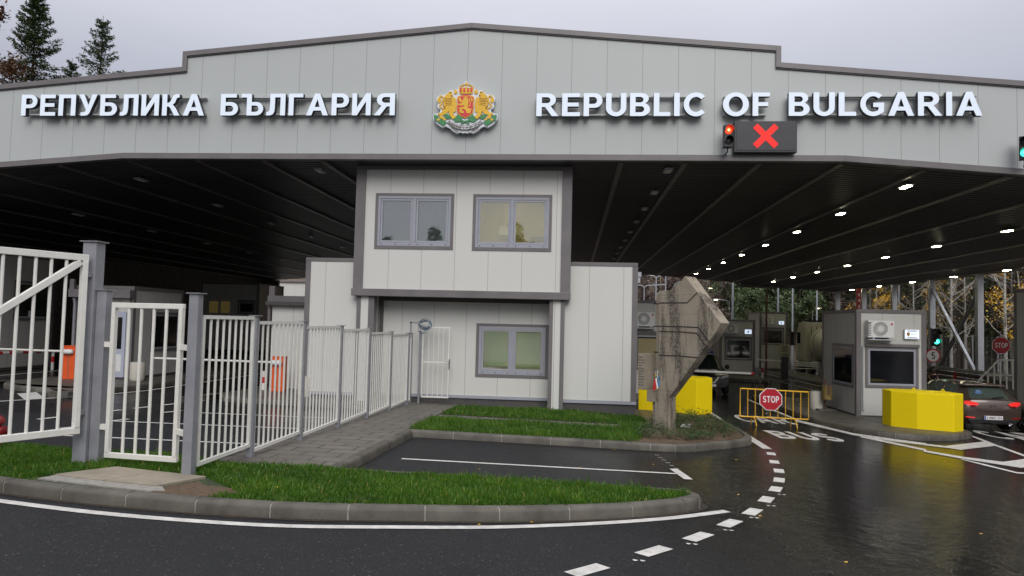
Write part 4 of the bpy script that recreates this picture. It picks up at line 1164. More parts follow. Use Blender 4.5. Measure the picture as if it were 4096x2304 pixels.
big, P, L = leaf('swing_gate', 'tall white barred gate leaf with a diagonal brace, swung open on the thick post', (-6.47, 8.93), (-6.47 - .44 * 3.1, 8.93 - .898 * 3.1), .38, 2.745, 16, .085, .020, diag=True)
for z in (.62, 2.45): M().box(-6.55, -6.45, 8.9, 9.02, z, z + .06).build('hinge', m_post, big)
ped, P, L = leaf('walk_gate', 'closed white small gate of four bars between the grey posts', (-6.20, 9.10), (-5.12, 8.98), .05, 2.12, 5, .07, .021)
for z in (.42, 1.52):
    M().box(-6.29, -6.19, 9.07, 9.13, z, z + .07).build('hinge', m_white, ped); M().bar((-5.14, 8.98, z + .03), (-4.9, 8.80, z + .03), .05, .07).build('latch', m_white, ped)
door, P, L = leaf('entrance_gate', 'white barred gate standing ajar before the office wall, cable coil above', (-4.53, 21.2), (-3.69, 21.2), -.32, 1.81, 5, .045, .011, mid=.74)
post('post', -4.60, 21.22, .06, 1.66, door)
M().box(-3.70, -3.66, 21.14, 21.17, .55, .85).build('lock', m_chrome, door)
hd = M(); hd.tube([(-3.69, 21.15, .80), (-3.69, 21.08, .80), (-3.80, 21.08, .79)], .012); hd.build('handle', m_chrome, door)
br = M(); br.box(-4.86, -4.81, 20.9, 20.95, 1.6, 1.95); br.box(-4.86, -4.55, 20.9, 20.95, 1.9, 1.95)
o = br.build('cable_bracket', m_post, loc=(-4.84, 20.92, 1.6)); tag(o, 'bent grey bracket on the last fence post, holding the cable coil', 'bracket')
cc = M(); r2 = random.Random(3)
for k in range(7):
    rx, rz = r2.uniform(.13, .21), r2.uniform(.10, .17); c = (-4.42 + r2.uniform(-.03, .03), 20.95 + k * .012, 1.88 + r2.uniform(-.05, .03))
    cc.tube([(c[0] + rx * cos(a), c[1] + .02 * sin(3 * a), c[2] + rz * sin(a)) for a in [2 * pi * q / 18 for q in range(19)]], .009, 6)
for k in range(2):
    c = (-4.5 + .06 * k, 20.93, 1.72); cc.tube([(c[0] + .1 * cos(a), c[1], c[2] + .12 * sin(a)) for a in [2 * pi * q / 16 for q in range(17)]], .008, 6)
o = cc.build('cable_coil', mat('blue_grey_cable', (.10, .16, .22), .5, .3, 30), loc=(-4.45, 20.95, 1.8), smooth=60); tag(o, 'tangled coil of blue and grey cable hanging above the entrance gate', 'cable')

# fire hydrant
hx, hy = -8.52, 9.95; hz_ = G(hx, hy) + .1
hyd = thing('fire_hydrant', 'dark red fire hydrant in the grass behind the big gate leaf', 'hydrant', (hx, hy, hz_))
M().lathe((hx, hy, hz_), [(.13, 0), (.13, .03), (.085, .05), (.085, .36), (.12, .38), (.12, .42), (.10, .46), (.05, .50), (.03, .54), (.001, .545)], 20).build('body', m_darkred, hyd, smooth=40)
for dx, nm in ((1, 'outlet'), (-1, 'outlet')): M().lathe((hx + .06 * dx, hy - .02, hz_ + .27), [(.05, 0), (.05, dx * .06), (.075, dx * .07), (.075, dx * .11), (.03, dx * .125), (.001, dx * .13)], 16, 'X').build(nm, m_darkred, hyd, smooth=40)
M().lathe((hx, hy - .07, hz_ + .25), [(.06, 0), (.06, -.05), (.09, -.06), (.09, -.10), (.03, -.12), (.001, -.125)], 18, 'Y').build('outlet', m_darkred, hyd, smooth=40)

# ================================================================== MONUMENT
CE = (2500, 1000, 1.8117)
MP = (2.45, 17.2); MN = Vector((.71, .704, 0)); MU = Vector((.704, -.71, 0))
mon = thing('concrete_monument', 'weathered grey concrete monument, angular slab on a narrow stem in the planting bed', 'monument', (2.3, 17.4, G(2.3, 17.4)))
def mpt(p, back=0): return on_plane(*CE, p, (MP[0] + MN.x * back, MP[1] + MN.y * back), MN)
def thick(z): return .62 + .38 * max(0, min(1, (z + .0) / 3.2))
def slab(pts, d0, d1, name, m=m_monument, base=True):
    q = [mpt(p) for p in pts]
    sz = [((v - Vector((*MP, 0))).dot(MU), v.z) for v in q]
    return M().prism([sz], lambda u, v, d: (MP[0] + MU.x * u + MN.x * (d0 + (d - d0) * thick(v)), MP[1] + MU.y * u + MN.y * (d0 + (d - d0) * thick(v)), v), d0, d1).build(name, m, mon, bevel=.018)
slab([(244, 297), (322, 292), (362, 262), (398, 238), (428, 192), (440, 190), (697, 528), (662, 590), (320, 1068), (323, 1345), (212, 1345), (216, 1012), (243, 1000)], 0, .40, 'slab')
slab([(205, 308), (244, 303), (244, 1000), (222, 1005), (206, 900)], .10, .36, 'return_slab')
slab([(180, 1040), (216, 1020), (212, 1345), (184, 1345)], .10, .38, 'return_slab')
slab([(300, 292), (312, 240), (345, 222), (382, 226), (400, 240), (362, 268), (330, 300)], .22, .5, 'broken_crest', mat('lichen_concrete', (.24, .24, .21), .95, .55, 22, .9, 30))
m_groove_shade = mat('groove_shade', (.035, .03, .026), .95, .3, 20)  # proud dark strips paint the shade of the recessed grooves
for i_, pl in enumerate([[(246, 384), (450, 383), (525, 308)], [(246, 553), (400, 556), (533, 562), (612, 668)], [(246, 590), (400, 594), (520, 603), (588, 700)], [(246, 762), (380, 768), (525, 780)]]):
    gv = M()
    sz = [((mpt(p) - Vector((*MP, 0))).dot(MU), mpt(p).z) for p in pl]
    gv.prism([ribbon(sz, .03)], lambda u, v, d: (MP[0] + MU.x * u + MN.x * d, MP[1] + MU.y * u + MN.y * d, v), -.003, .02)
    gv.build('groove_shade_strip', m_groove_shade, mon)
for pl in ([(207, 390), (243, 390)], [(207, 553), (243, 552)], [(207, 741), (243, 741)]):
    gv = M()
    sz = [((mpt(p, .1) - Vector((*MP, 0))).dot(MU), mpt(p, .1).z) for p in pl]
    gv.prism([ribbon(sz, .03)], lambda u, v, d: (MP[0] + MU.x * u + MN.x * d, MP[1] + MU.y * u + MN.y * d, v), .097, .12)
    gv.build('groove_shade_strip', m_groove_shade, mon)
# plaque block
p0 = mpt((97, 750), -.1); p1 = mpt((146, 770), -.1); p2 = mpt((97, 985), -.1)
def pbox(u0, u1, z0, z1, d0, d1, name, m, bev=.01):
    return M().prism([[(u0, z0), (u1, z0), (u1, z1), (u0, z1)]], lambda u, v, d: (MP[0] + MU.x * u + MN.x * d, MP[1] + MU.y * u + MN.y * d, v), d0, d1).build(name, m, mon, bevel=bev)
us = [(p - Vector((*MP, 0))).dot(MU) for p in (p0, p1)]
ZT, ZB = p0.z, mpt((146, 1015), -.1).z
pbox(us[0], us[1], ZB, ZT, -.1, .30, 'plaque', m_monument)
pbox(us[0] + .2, us[1] + .35, ZB - .28, ZB, .0, .3, 'corbel', m_monument)
ln = M()
for k in range(11):
    z = ZT - .10 - k * .068; w = (us[1] - us[0]) * (.86 if k % 3 else .6)
    x = us[0] + .02
    while x < us[0] + w:
        e = r2.uniform(.03, .06)
        ln.prism([[(x, z), (min(x + e, us[1] - .02), z), (min(x + e, us[1] - .02), z + .024), (x, z + .024)]], lambda u, v, d: (MP[0] + MU.x * u + MN.x * d, MP[1] + MU.y * u + MN.y * d, v), -.103, -.098); x += e + .015
ln.build('worn_inscription', mat('inscription_grime', (.09, .08, .07), .95, .3, 20), mon)
# wreath ribbon tucked beside the plaque
wr = mpt((228, 960), -.05)
w_ = thing('flower_wreath', 'small wreath with red, white and blue ribbon tucked behind the monument plaque', 'wreath', tuple(wr))
for nm, c, dx, dz in (('white_ribbon', m_signwhite, -.02, 0), ('red_ribbon', m_red, -.05, -.02), ('blue_ribbon', mat('ribbon_blue', (.08, .20, .38), .5), .03, .06)):
    q = M(); 
    for k in range(3): q.prism([[(wr.x + dx + .03 * k - .04, wr.z - .17 + dz), (wr.x + dx + .03 * k + .0, wr.z - .16 + dz + .02 * k), (wr.x + dx + .02, wr.z + .10 + dz), (wr.x + dx - .01, wr.z + .11 + dz)]], lambda u, v, d: (u, wr.y + d, v), -.01 * k, -.01 * k + .004)
    q.build(nm, c, w_)
M().lathe((wr.x + .02, wr.y, wr.z + .08), [(.02, -.02), (.07, -.015), (.075, .015), (.02, .02)], 12, 'Y').build('flowers', m_pine, w_)
M().tube([tuple(wr + Vector((0, -.02, .0))), tuple(wr + Vector((.03, -.02, .30)))], .006).build('stick', m_signwhite, w_)
lt = gnd((2500 + 440 / 1.8117) / KPX, (1000 + 1278 / 1.8117) / KPX, .2)
q = M(); zl = G(*lt) + .15
pts = [(lt[0] + r2.uniform(-.15, .15), lt[1] + r2.uniform(-.1, .1), zl + r2.uniform(.02, .12)) for _ in range(14)]
q.add(pts, [(i, (i * 5 + 3) % 14, (i * 3 + 7) % 14) for i in range(14) if len({i, (i * 5 + 3) % 14, (i * 3 + 7) % 14}) == 3])
o = q.build('crumpled_litter', m_signwhite, loc=(lt[0], lt[1], zl)); tag(o, 'crumpled white wrapper lying among the bed plants by the monument', 'litter')

# ================================================================== YELLOW BLOCKS, STOP BARRIER
def yellow_block(plan, h0, h, lugs, label):
    c = (sum(p[0] for p in plan) / len(plan), sum(p[1] for p in plan) / len(plan)); zb = G(*c) + h0
    o = thing('concrete_block', label, 'barrier block', (c[0], c[1], zb), 'yellow concrete blocks')
    M().prism([plan], lambda x, y, d: (x, y, zb + d), h, -.03).build('block', m_yellow, o, bevel=.02)
    for x, y in lugs:
        M().tube([(x - .04, y, zb + h - .02), (x - .035, y, zb + h + .07), (x, y, zb + h + .10), (x + .035, y, zb + h + .07), (x + .04, y, zb + h - .02)], .016).build('lifting_lug', m_yellow, o, smooth=60)
    return o
yellow_block([(9.36, 22.55), (9.38, 22.0), (9.89, 21.5), (10.72, 21.14), (11.24, 21.66), (11.1, 22.3), (10.5, 22.75), (9.8, 22.85)], .147, 1.06, ((10.0, 21.95), (10.72, 21.75)), 'yellow painted faceted concrete block on the island beside the brown car')
yellow_block([(2.12, 23.15), (3.22, 22.85), (3.83, 22.45), (4.40, 22.98), (4.40, 23.6), (3.4, 24.0), (2.2, 23.9)], .12, 1.10, ((3.5, 23.0),), 'yellow painted faceted concrete block partly hidden behind the monument')

by = 21.4
bar = thing('crowd_barrier', 'yellow tubular crowd barrier standing across the lane over the word CAR', 'barrier', (5.85, by, G(5.85, by)))
x0, x1 = 4.90, 6.83; zt0, zt1, zb0, zb1 = .235, .19, -.575, -.60
f = M()
f.tube([(x0, by, zb0), (x0, by, zt0), (x1, by, zt1), (x1, by, zb1), (x0, by, zb0)], .021, 10)
f.build('frame', m_yellow2, bar, smooth=60)
f = M()
for k in range(1, 9):
    u = k / 9; x = x0 + (x1 - x0) * u
    f.tube([(x, by, zb0 + (zb1 - zb0) * u), (x, by, zt0 + (zt1 - zt0) * u)], .011, 8, cap=False)
f.build('bars', m_yellow2, bar, smooth=60)
for x in (5.28, 6.42):
    f = M(); zg = G(x, by - .3) + .01
    f.tube([(x, by, -.58), (x, by + .03, -.62), (x, by + .25, -.66), (x, by + .30, G(x, by + .3) + .01)], .016, 8)
    f.tube([(x + .02, by, -.58), (x + .02, by - .03, -.62), (x + .02, by - .16, -.66), (x + .02, by - .2, -.70), (x + .02, by - .28, zg)], .016, 8)
    f.build('foot', m_yellow2, bar, smooth=60)


def octagon(cx, cz, r): return [(cx + r * cos(radians(22.5 + 45 * k)), cz + r * sin(radians(22.5 + 45 * k))) for k in range(8)]


def stop_sign(cx, y, cz, r, label, pole=None):
    o = thing('stop_sign', label, 'road sign', (cx, y, pole[0] if pole else cz - r))
    M().prism([octagon(cx, cz, r)], fnF(y), -.012, .012).build('border', m_signwhite, o)
    M().prism([octagon(cx, cz, r * .94)], fnF(y), -.016, -.011).build('face', m_signred, o)
    b = M(); flat_text(b, 'STOP', lambda u, v, d: (cx - r * .66 + u, y + d, cz - r * .27 + v), r * 1.32, r * .55, -.020, -.0155); b.build('lettering', m_signwhite, o)
    if pole:
        M().tube([(cx, y + .04, pole[0]), (cx, y + .04, pole[1])], .032, 10).build('pole', m_galv, o, smooth=40)
    return o
stop_sign(5.755, by - .05, -.05, .345, 'red octagonal STOP sign hung on the yellow crowd barrier')

# ================================================================== BOOTHS
def window_on(parent, face, a0, a1, z0, z1, plane, shutter=True):
    """single dark window; face 'F' looks to -Y (plane = y), 'L' to -X, 'R' to +X (plane = x)"""
    def B(mb, u0, u1, d0, d1, w0, w1):
        if face == 'F': mb.box(u0, u1, plane - d1, plane - d0, w0, w1)
        elif face == 'L': mb.box(plane - d1, plane - d0, u0, u1, w0, w1)
        else: mb.box(plane + d0, plane + d1, u0, u1, w0, w1)
    f = M(); w = .09
    for u0, u1, w0, w1 in ((a0, a1, z1 - w, z1), (a0, a1, z0, z0 + w), (a0, a0 + w, z0 + w, z1 - w), (a1 - w, a1, z0 + w, z1 - w)): B(f, u0, u1, .0, .03, w0, w1)
    o = f.build('window', m_trim, parent, bevel=.005)
    f = M(); a0, a1, z0, z1 = a0 + w, a1 - w, z0 + w, z1 - w; w = .06
    for u0, u1, w0, w1 in ((a0, a1, z1 - w, z1), (a0, a1, z0, z0 + w), (a0, a0 + w, z0 + w, z1 - w), (a1 - w, a1, z0 + w, z1 - w)): B(f, u0, u1, .0, .022, w0, w1)
    f.build('frame', m_frame, o)
    f = M(); B(f, a0 + w, a1 - w, .0, .008, z0 + w, z1 - w); f.build('pane', m_dglass, o)
    if shutter:
        f = M(); B(f, a0 - .1, a1 + .1, .03, .09, z1 + .07, z1 + .17); f.build('shutter_box', m_trim, o, bevel=.01)
    return o


def booth(label, x0, x1, y0, y1, z1, fw=(), lw=(), rw=(), h0=.147, wallm=None, tm=None, name='control_booth', pitch=0):
    zb = min(G(x, y) for x in (x0, x1) for y in (y0, y1)) + h0 - .02
    zs_ = G((x0 + x1) / 2, y0) + h0
    tm = tm or m_trim
    o = thing(name, label, 'booth', ((x0 + x1) / 2, (y0 + y1) / 2, zs_))
    M().box(x0 + .02, x1 - .02, y0 + .02, y1 - .02, zb, z1 - .03).build('wall', wallm or m_booth, o)
    for cx in (x0, x1):
        for cy in (y0, y1):
            t_ = M(); sx_ = 1 if cx == x0 else -1; sy_ = 1 if cy == y0 else -1
            xx = sorted((cx, cx + sx_ * .15)); yy = sorted((cy, cy + sy_ * .15))
            t_.box(xx[0], xx[1], yy[0], yy[1], zb, z1 - .12); t_.build('corner_trim', tm, o, bevel=.005)
    r_ = M(); r_.box(x0 - .01, x1 + .01, y0 - .01, y1 + .01, z1 - .12, z1); r_.build('roof_trim', tm, o, bevel=.006)
    M().box(x0 + .01, x1 - .01, y0 + .012, y1 - .012, zb, zs_ + .06).build('plinth', m_trimd, o)
    for a0, a1, c0, c1 in fw: window_on(o, 'F', a0, a1, c0, c1, y0 + .02)
    for a0, a1, c0, c1 in lw: window_on(o, 'L', a0, a1, c0, c1, x0 + .02, False)
    for a0, a1, c0, c1 in rw: window_on(o, 'R', a0, a1, c0, c1, x1 - .02, False)
    return o


b1 = booth('light grey control booth on the island behind the yellow block, air conditioner over its window', 9.28, 11.48, 24.3, 27.56, 2.72, ((9.56, 11.23, .16, 1.52),), ((24.55, 26.5, .10, 1.55),))
M().tube([(9.50, 24.27, 1.55), (9.47, 24.27, 1.5), (9.47, 24.27, -.55), (9.47, 24.22, -.6)], .022).build('drain_pipe', m_galv, b1)
b2 = booth('small dim control booth on the far island beyond the police car', 9.0, 11.15, 44.9, 48.5, 2.55, ((9.32, 10.97, .04, 1.42),), ())
b3 = booth('tall truck control booth beside the tanker lorry', 13.95, 16.0, 54.9, 58.6, 3.29, ((14.14, 15.74, .82, 2.08),), ())
b4 = booth('tall grey booth cut by the photo edge, beside the brown car', 16.1, 18.6, 24.2, 27.6, 3.66, (), ())
b5 = booth('pale booth with lit blind behind the concrete monument', 1.9, 3.95, 28, 31.5, 3.0, ((2.35, 3.6, .3, 1.72),), ())
b6 = booth('grey booth with a white door behind the small gate', -17.62, -15.39, 23.7, 26.9, 2.95, (), (), ((24.8, 26.7, .62, 2.07),))
d_ = M(); d_.box(-16.5, -15.62, 23.66, 23.72, -.25, 2.05); dd = d_.build('door', m_paleblue, b6, bevel=.008)
f = M(); f.box(-16.38, -15.74, 23.645, 23.665, .75, 1.85); f.build('pane', m_dglass, dd)
f = M(); f.box(-16.4, -15.72, 23.65, 23.664, -.05, .55); f.build('lower_panel', m_whitep, dd, bevel=.01)
f = M(); f.tube([(-16.42, 23.66, .68), (-16.42, 23.6, .68), (-16.30, 23.6, .68)], .012); f.build('handle', m_chrome, dd)
f = M(); f.box(-17.66, -15.38, 23.45, 23.70, 2.52, 2.80); f.box(-17.66, -17.5, 23.5, 23.6, 2.8, 3.15); f.build('gutter_roof', m_trim, b6, bevel=.006)
M().tube([(-17.5, 23.55, 2.5), (-17.5, 23.6, 2.3), (-17.5, 23.62, -.2)], .045).build('downpipe', m_post, b6, smooth=40)
b7 = booth('tall dark grey booth seen through the open gate leaf', -24.4, -22.0, 22.2, 28.4, 4.25, (), (), ((26.2, 28.25, 1.62, 3.2),), h0=.02)
M().box(-21.99, -21.98, 27.0, 27.25, 1.75, 2.0).build('notice', m_signwhite, b7)
b8 = booth('far dark booth with lit yellow windows deep under the canopy', -24.6, -20.6, 45, 49, 4.2, ((-22.0, -20.8, 2.15, 3.0),), ())
for x in (-23.95, -23.15):
    M().box(x, x + .6, 44.99, 45.0, 2.2, 2.95).build('lit_window', emis('dim_window_glow', (.9, .65, .2), .05), b8)
m_litblind = emis('lit_blind', (.85, .66, .28), .10, (.25, .22, .12))
bw = M()
for k in range(26): bw.box(2.52, 3.43, 27.965, 27.985, .47 + k * .0405, .495 + k * .0405)
bw.build('lit_blind', m_litblind, b5)


def ac_unit(x, y, z, w, h, label, group='air conditioner units'):
    """outdoor unit facing -Y; x is its middle, z its foot"""
    o = thing('air_conditioner', label, 'air conditioner', (x, y, z), group)
    d = .28
    M().box(x - w / 2, x + w / 2, y - d, y - .04, z, z + h).build('casing', m_whitep, o, bevel=.015)
    cx = x - w * .03; r = h * .42; cz = z + h * .52; yf = y - d
    g = M().lathe((cx, yf, cz), [(r, .004), (r, -.006), (.001, -.007)], 28, 'Y').build('fan_opening', m_dark, o, smooth=40)
    b = M()
    n = 22
    for k in range(n):
        a = 2 * pi * k / n; pts = []
        for q in range(6):
            rr = r * (.16 + .84 * q / 5); aa = a + 1.0 * q / 5
            pts.append((cx + rr * cos(aa), cz + rr * sin(aa)))
        b.prism([ribbon(pts, r * .075)], fnF(yf), -.016, -.010)
    b.lathe((cx, yf, cz), [(r * 1.03, -.004), (r * 1.03, -.018), (r * .965, -.018), (r * .965, -.004)], 28, 'Y')
    b.build('fan_guard', m_whitep, o)
    M().lathe((cx, yf, cz), [(r * .2, -.008), (r * .2, -.022), (.001, -.024)], 16, 'Y').build('hub', m_whitep, o, smooth=40)
    s = M(); s.box(x - w / 2 - .004, x - w / 2 + .09, yf - .006, yf + .0, z + .06, z + h - .05); so_ = s.build('side_louvre', m_trim, o)
    s = M()
    for k in range(7): s.box(x - w / 2 + .005, x - w / 2 + .085, yf - .012, yf - .004, z + .08 + k * (h - .17) / 7, z + .08 + (k + .45) * (h - .17) / 7)
    s.build('louvre_slats', m_whitep, so_)
    M().lathe((x + w * .40, yf, z + h * .80), [(.035, .002), (.035, -.004), (.001, -.005)], 14, 'Y').build('badge', m_red, o)
    s = M()
    for dx in (-.3, .3): s.box(x + dx * w - .03, x + dx * w + .03, y - d - .04, y, z - .05, z - .0)
    s.box(x - w * .52, x + w * .52, y - d - .06, y + .0, z - .085, z - .05)
    s.build('bracket', m_galv, o)
    return o
ac_unit(9.95, 24.3, 1.80, .82, .55, 'white air conditioner unit above the big window of the nearest booth')
ac_unit(9.66, 44.9, 1.70, .78, .55, 'air conditioner unit on the dim booth beyond the police car')
ac_unit(14.50, 54.9, 2.40, .78, .56, 'air conditioner unit on the tall truck booth beside the tanker')
ac_unit(2.72, 28, 1.98, .80, .56, 'air conditioner unit with round fan half hidden behind the monument')


def lit_sign(x0, x1, z0, z1, y, label, kind):
    o = thing('lit_sign', label, 'lit sign', ((x0 + x1) / 2, y, z0), 'lit white signs on the booths')
    M().box(x0, x1, y - .08, y, z0, z1).build('box', m_whitep, o, bevel=.006)
    M().box(x0 + .02, x1 - .02, y - .085, y - .079, z0 + .02, z1 - .02).build('panel', m_display, o)
    w = x1 - x0; h = z1 - z0; b = M()
    if kind == 'wings':
        cx, cz = (x0 + x1) / 2, (z0 + z1) / 2
        wing = [(0, .03), (.06, .06), (.14, .10), (.10, .02), (.05, -.02), (.06, -.10), (0, -.12)]
        b.prism([[(cx + u * w * 1.6, cz + v * h * 2.2) for u, v in wing + [(-u, v) for u, v in wing[::-1][1:-1]]]], fnF(y - .085), -.004, .001)
        b.build('bird_emblem', m_trim, o)
    else:
        for zz, a, c in ((.86, .12, .88), (.79, .2, .8), (.20, .2, .8), (.13, .12, .88)):
            b.box(x0 + w * a, x0 + w * c, y - .089, y - .0851, z0 + h * zz - .008, z0 + h * zz + .008)
        for zz in (.56, .48): b.box(x0 + w * .42, x0 + w * .62, y - .089, y - .0851, z0 + h * zz - .006, z0 + h * zz + .006)
        b.build('print_lines', m_frame, o)
        b = M(); flat_text(b, '3', lambda u, v, d: (x0 + w * .70 + u, y - .085 + d, z0 + h * .42 + v), w * .055, h * .2, -.004, .0); b.build('number', m_ink, o)
        cx, cz = x0 + w * .24, z0 + h * .5
        b = M(); b.prism([[(cx - .045, cz + .05), (cx, cz + .07), (cx + .045, cz + .05), (cx + .05, cz - .02), (cx, cz - .075), (cx - .05, cz - .02)]], fnF(y - .085), -.004, .0); b.build('shield_emblem', m_gold2, o)
    return o
lit_sign(10.76, 11.23, 1.77, 2.09, 24.3, 'lit white sign with a small shield on the nearest booth', 'text')
lit_sign(10.49, 10.93, 1.66, 1.96, 44.9, 'lit white sign with a winged emblem on the booth beyond the police car', 'wings')
lit_sign(15.31, 15.73, 2.36, 2.65, 54.9, 'lit white sign with a winged emblem on the tall truck booth', 'wings')
nb = M(); nb.box(15.35, 16.1, 54.6, 54.66, -.35, .88); o = nb.build('notice_board', m_terrazzo, loc=(15.7, 54.6, -.9)); tag(o, 'pale notice board with rows of small print before the truck booth', 'notice board')
q = M()
for k in range(10):
    z = .78 - k * .10
    if k == 5: continue
    q.box(15.42 + (.1 if k % 2 else .02), 16.03 - (.1 if k % 3 else .03), 54.585, 54.599, z - .022, z + .02)
q.build('print_lines', m_ink, o)
M().box(15.5, 15.54, 54.62, 54.66, -1., -.35).build('leg', m_galv, o); M().box(15.95, 15.99, 54.62, 54.66, -1., -.35).build('leg', m_galv, o)


# ================================================================== VEHICLES
def car(name, label, x, y, heading, st, paint, wheels, glass_top, glass_side, wr_=.32, glass=None, cat='car'):
    """lofted car body; st rows: (y, zb, ws, wm, zmid, wb, zbelt, wr, zr) rear to front, local +y forward"""
    z = G(x, y)
    o = thing(name, label, cat, (x, y, z))
    mx = Matrix.Translation((x, y, z)) @ Matrix.Rotation(heading, 4, 'Z')
    rows = []
    for (yy, zb, ws, wm, zm, wb, zl, wr, zr) in st:
        h = [(0, zb), (ws, zb), (wm - .02, zb + .16), (wm, zm), (wb, zl), (wr, zr - .07), (wr - .13, zr - .012), (0, zr)]
        rows.append([Vector((s * a, yy, b)) for s, (a, b) in [(1, q) for q in h] + [(-1, q) for q in h[-2:0:-1]]])
    n = len(rows[0])  # 14
    body = M(); gl = M()
    body.v = [tuple(mx @ p) for r in rows for p in r]
    def cell(j): return min(j, n - 1 - j)  # symmetric cell index 0..6
    glf = []
    for i in range(len(rows) - 1):
        for j in range(n):
            a = i * n + j; b = i * n + (j + 1) % n
            f = (a, b, b + n, a + n); c = cell(j)
            if (c == 6 and i in glass_top) or (c == 4 and i in glass_side): glf.append(f)
            else: body.f.append(f)
    body.f.append(tuple(range(n))[::-1]); body.f.append(tuple(range((len(rows) - 1) * n, len(rows) * n)))
    ob = body.build('body', paint, o, smooth=38)
    used = sorted({i for f in glf for i in f}); ix = {v: k for k, v in enumerate(used)}
    gl.v = [body.v[i] for i in used]; gl.f = [tuple(ix[i] for i in f) for f in glf]
    gl.build('windows', glass or m_carglass, o, smooth=38)
    for wx, wy in wheels:
        w = .21; s = 1 if wx > 0 else -1
        t_ = M().lathe((0, 0, 0), [(wr_ * .6, -w / 2), (wr_ * .93, -w / 2), (wr_, -w / 2 + .03), (wr_, w / 2 - .03), (wr_ * .93, w / 2), (wr_ * .6, w / 2)], 24, 'X').xf(mx @ Matrix.Translation((wx, wy, wr_)))
        t2 = t_.build('wheel', m_tyre, o, smooth=40)
        r_ = M().lathe((0, 0, 0), [(wr_ * .62, s * w * .2), (wr_ * .62, s * w * .5), (wr_ * .55, s * w * .44), (wr_ * .2, s * w * .46), (.001, s * w * .5)], 20, 'X')
        for k in range(5):
            a = 2 * pi * k / 5; r_.bar((s * w * .5, .05 * cos(a), .05 * sin(a)), (s * w * .48, wr_ * .58 * cos(a), wr_ * .58 * sin(a)), .05, .02)
        r_.xf(mx @ Matrix.Translation((wx, wy, wr_))).build('rim', m_rim, t2, smooth=40)
        ar = M(); vs = []
        for rr in (wr_ * 1.02, wr_ * 1.18):
            for k in range(13):
                a = radians(-8 + 196 * k / 12); vs.append((s * .0, rr * cos(a), rr * sin(a)))
        ar.add(vs, [(k, k + 1, k + 14, k + 13) for k in range(12)])
        ar.xf(mx @ Matrix.Translation((wx + s * .095, wy, wr_))).build('wheel_arch', m_black, o)
    return o, mx


def lpart(name, m, o, mx, mb, **k): return mb.xf(mx).build(name, m, o, **k)


ST_HATCH = [(-2.15, .36, .62, .74, .62, .70, .84, .58, .90), (-2.10, .30, .70, .84, .64, .82, .92, .72, .985), (-1.98, .24, .74, .885, .66, .855, .955, .70, 1.03),
            (-1.56, .22, .78, .89, .66, .87, .975, .585, 1.40), (-1.42, .20, .78, .89, .66, .87, .97, .60, 1.435), (-1.15, .2, .8, .89, .65, .87, .965, .615, 1.455), (-.75, .2, .8, .89, .64, .87, .95, .62, 1.468), (-.68, .2, .8, .89, .64, .87, .948, .62, 1.47), (.2, .2, .8, .89, .62, .87, .92, .62, 1.455), (.27, .2, .8, .89, .62, .87, .918, .62, 1.45), (.55, .2, .8, .89, .6, .87, .90, .60, 1.40),
            (1.25, .2, .8, .89, .58, .85, .865, .72, .95), (1.75, .22, .77, .87, .55, .80, .77, .66, .83), (2.05, .26, .68, .80, .5, .70, .66, .56, .72), (2.15, .32, .55, .66, .48, .58, .58, .45, .62)]
kx, ky = 12.78, 22.97 + 2.15
kia, mx = car('hatchback_car', 'brown grey hatchback car with lit tail lights waiting beside the booth', kx, ky, 0, ST_HATCH, m_carbrown, [(.80, -1.32), (-.80, -1.32), (.80, 1.33), (-.80, 1.33)], {2, 10}, {4, 5, 7, 9}, glass=m_hatchglass)
B = -2.15
lp = lambda nm, m, pts, d0, d1, **k: lpart(nm, m, kia, mx, M().prism([pts], lambda u, v, d: (u, B + d, v), d0, d1), **k)
for s in (1, -1):
    q = [(s * .43, .865), (s * .52, .815), (s * .68, .80), (s * .83, .85), (s * .80, .935), (s * .66, .945), (s * .50, .91)]
    b = M().prism([q], lambda u, v, d: (u, B + d + max(0, abs(u) - .52) * .40, v), -.075, .12)
    tl = lpart('tail_light', m_tail, kia, mx, b, bevel=.01)
    lpart('reversing_lens', m_taildim, tl, mx, M().prism([[(s * .52, .80), (s * .66, .785), (s * .66, .83), (s * .55, .84)]], lambda u, v, d: (u, B + d + max(0, abs(u) - .52) * .40, v), -.085, -.07))
    lp('reflector', m_tail if s < 0 else m_taildim, [(s * .52, .435), (s * .78, .45), (s * .78, .475), (s * .54, .465)], -.012, .12)
lp('bumper_insert', m_black, [(-.66, .30), (.66, .30), (.74, .40), (.34, .42), (.30, .52), (-.30, .52), (-.34, .42), (-.74, .40)], -.012, .1, bevel=.01)
lp('tailgate_line', m_black, [(-.50, .735), (-.42, .66), (-.2, .635), (.2, .635), (.42, .66), (.50, .735), (.41, .675), (.2, .65), (-.2, .65), (-.41, .675)], -.006, .02)
pl = lp('number_plate', m_signwhite, [(-.27, .40), (.27, .40), (.27, .515), (-.27, .515)], -.024, -.01)
b = M(); flat_text(b, '2-HMQ-324', lambda u, v, d: (-.205 + u, B + d, .422 + v), .45, .068, -.027, -.0235, gap=.2); lpart('plate_lettering', mat('plate_maroon', (.12, .015, .02), .5), pl, mx, b)
lpart('plate_band', mat('plate_blue', (.02, .06, .35), .5), pl, mx, M().prism([[(-.265, .405), (-.225, .405), (-.225, .51), (-.265, .51)]], lambda u, v, d: (u, B + d, v), -.027, -.0235))
b = M(); flat_text(b, 'КIА', lambda u, v, d: (-.075 + u, B + d, .80 + v), .15, .05, -.02, .06); lpart('badge', m_chrome, kia, mx, b)
lpart('exhaust', m_chrome, kia, mx, M().lathe((.48, B + .02, .27), [(.055, .05), (.06, -.05), (.048, -.05), (.045, .04)], 16, 'Y'), smooth=40)
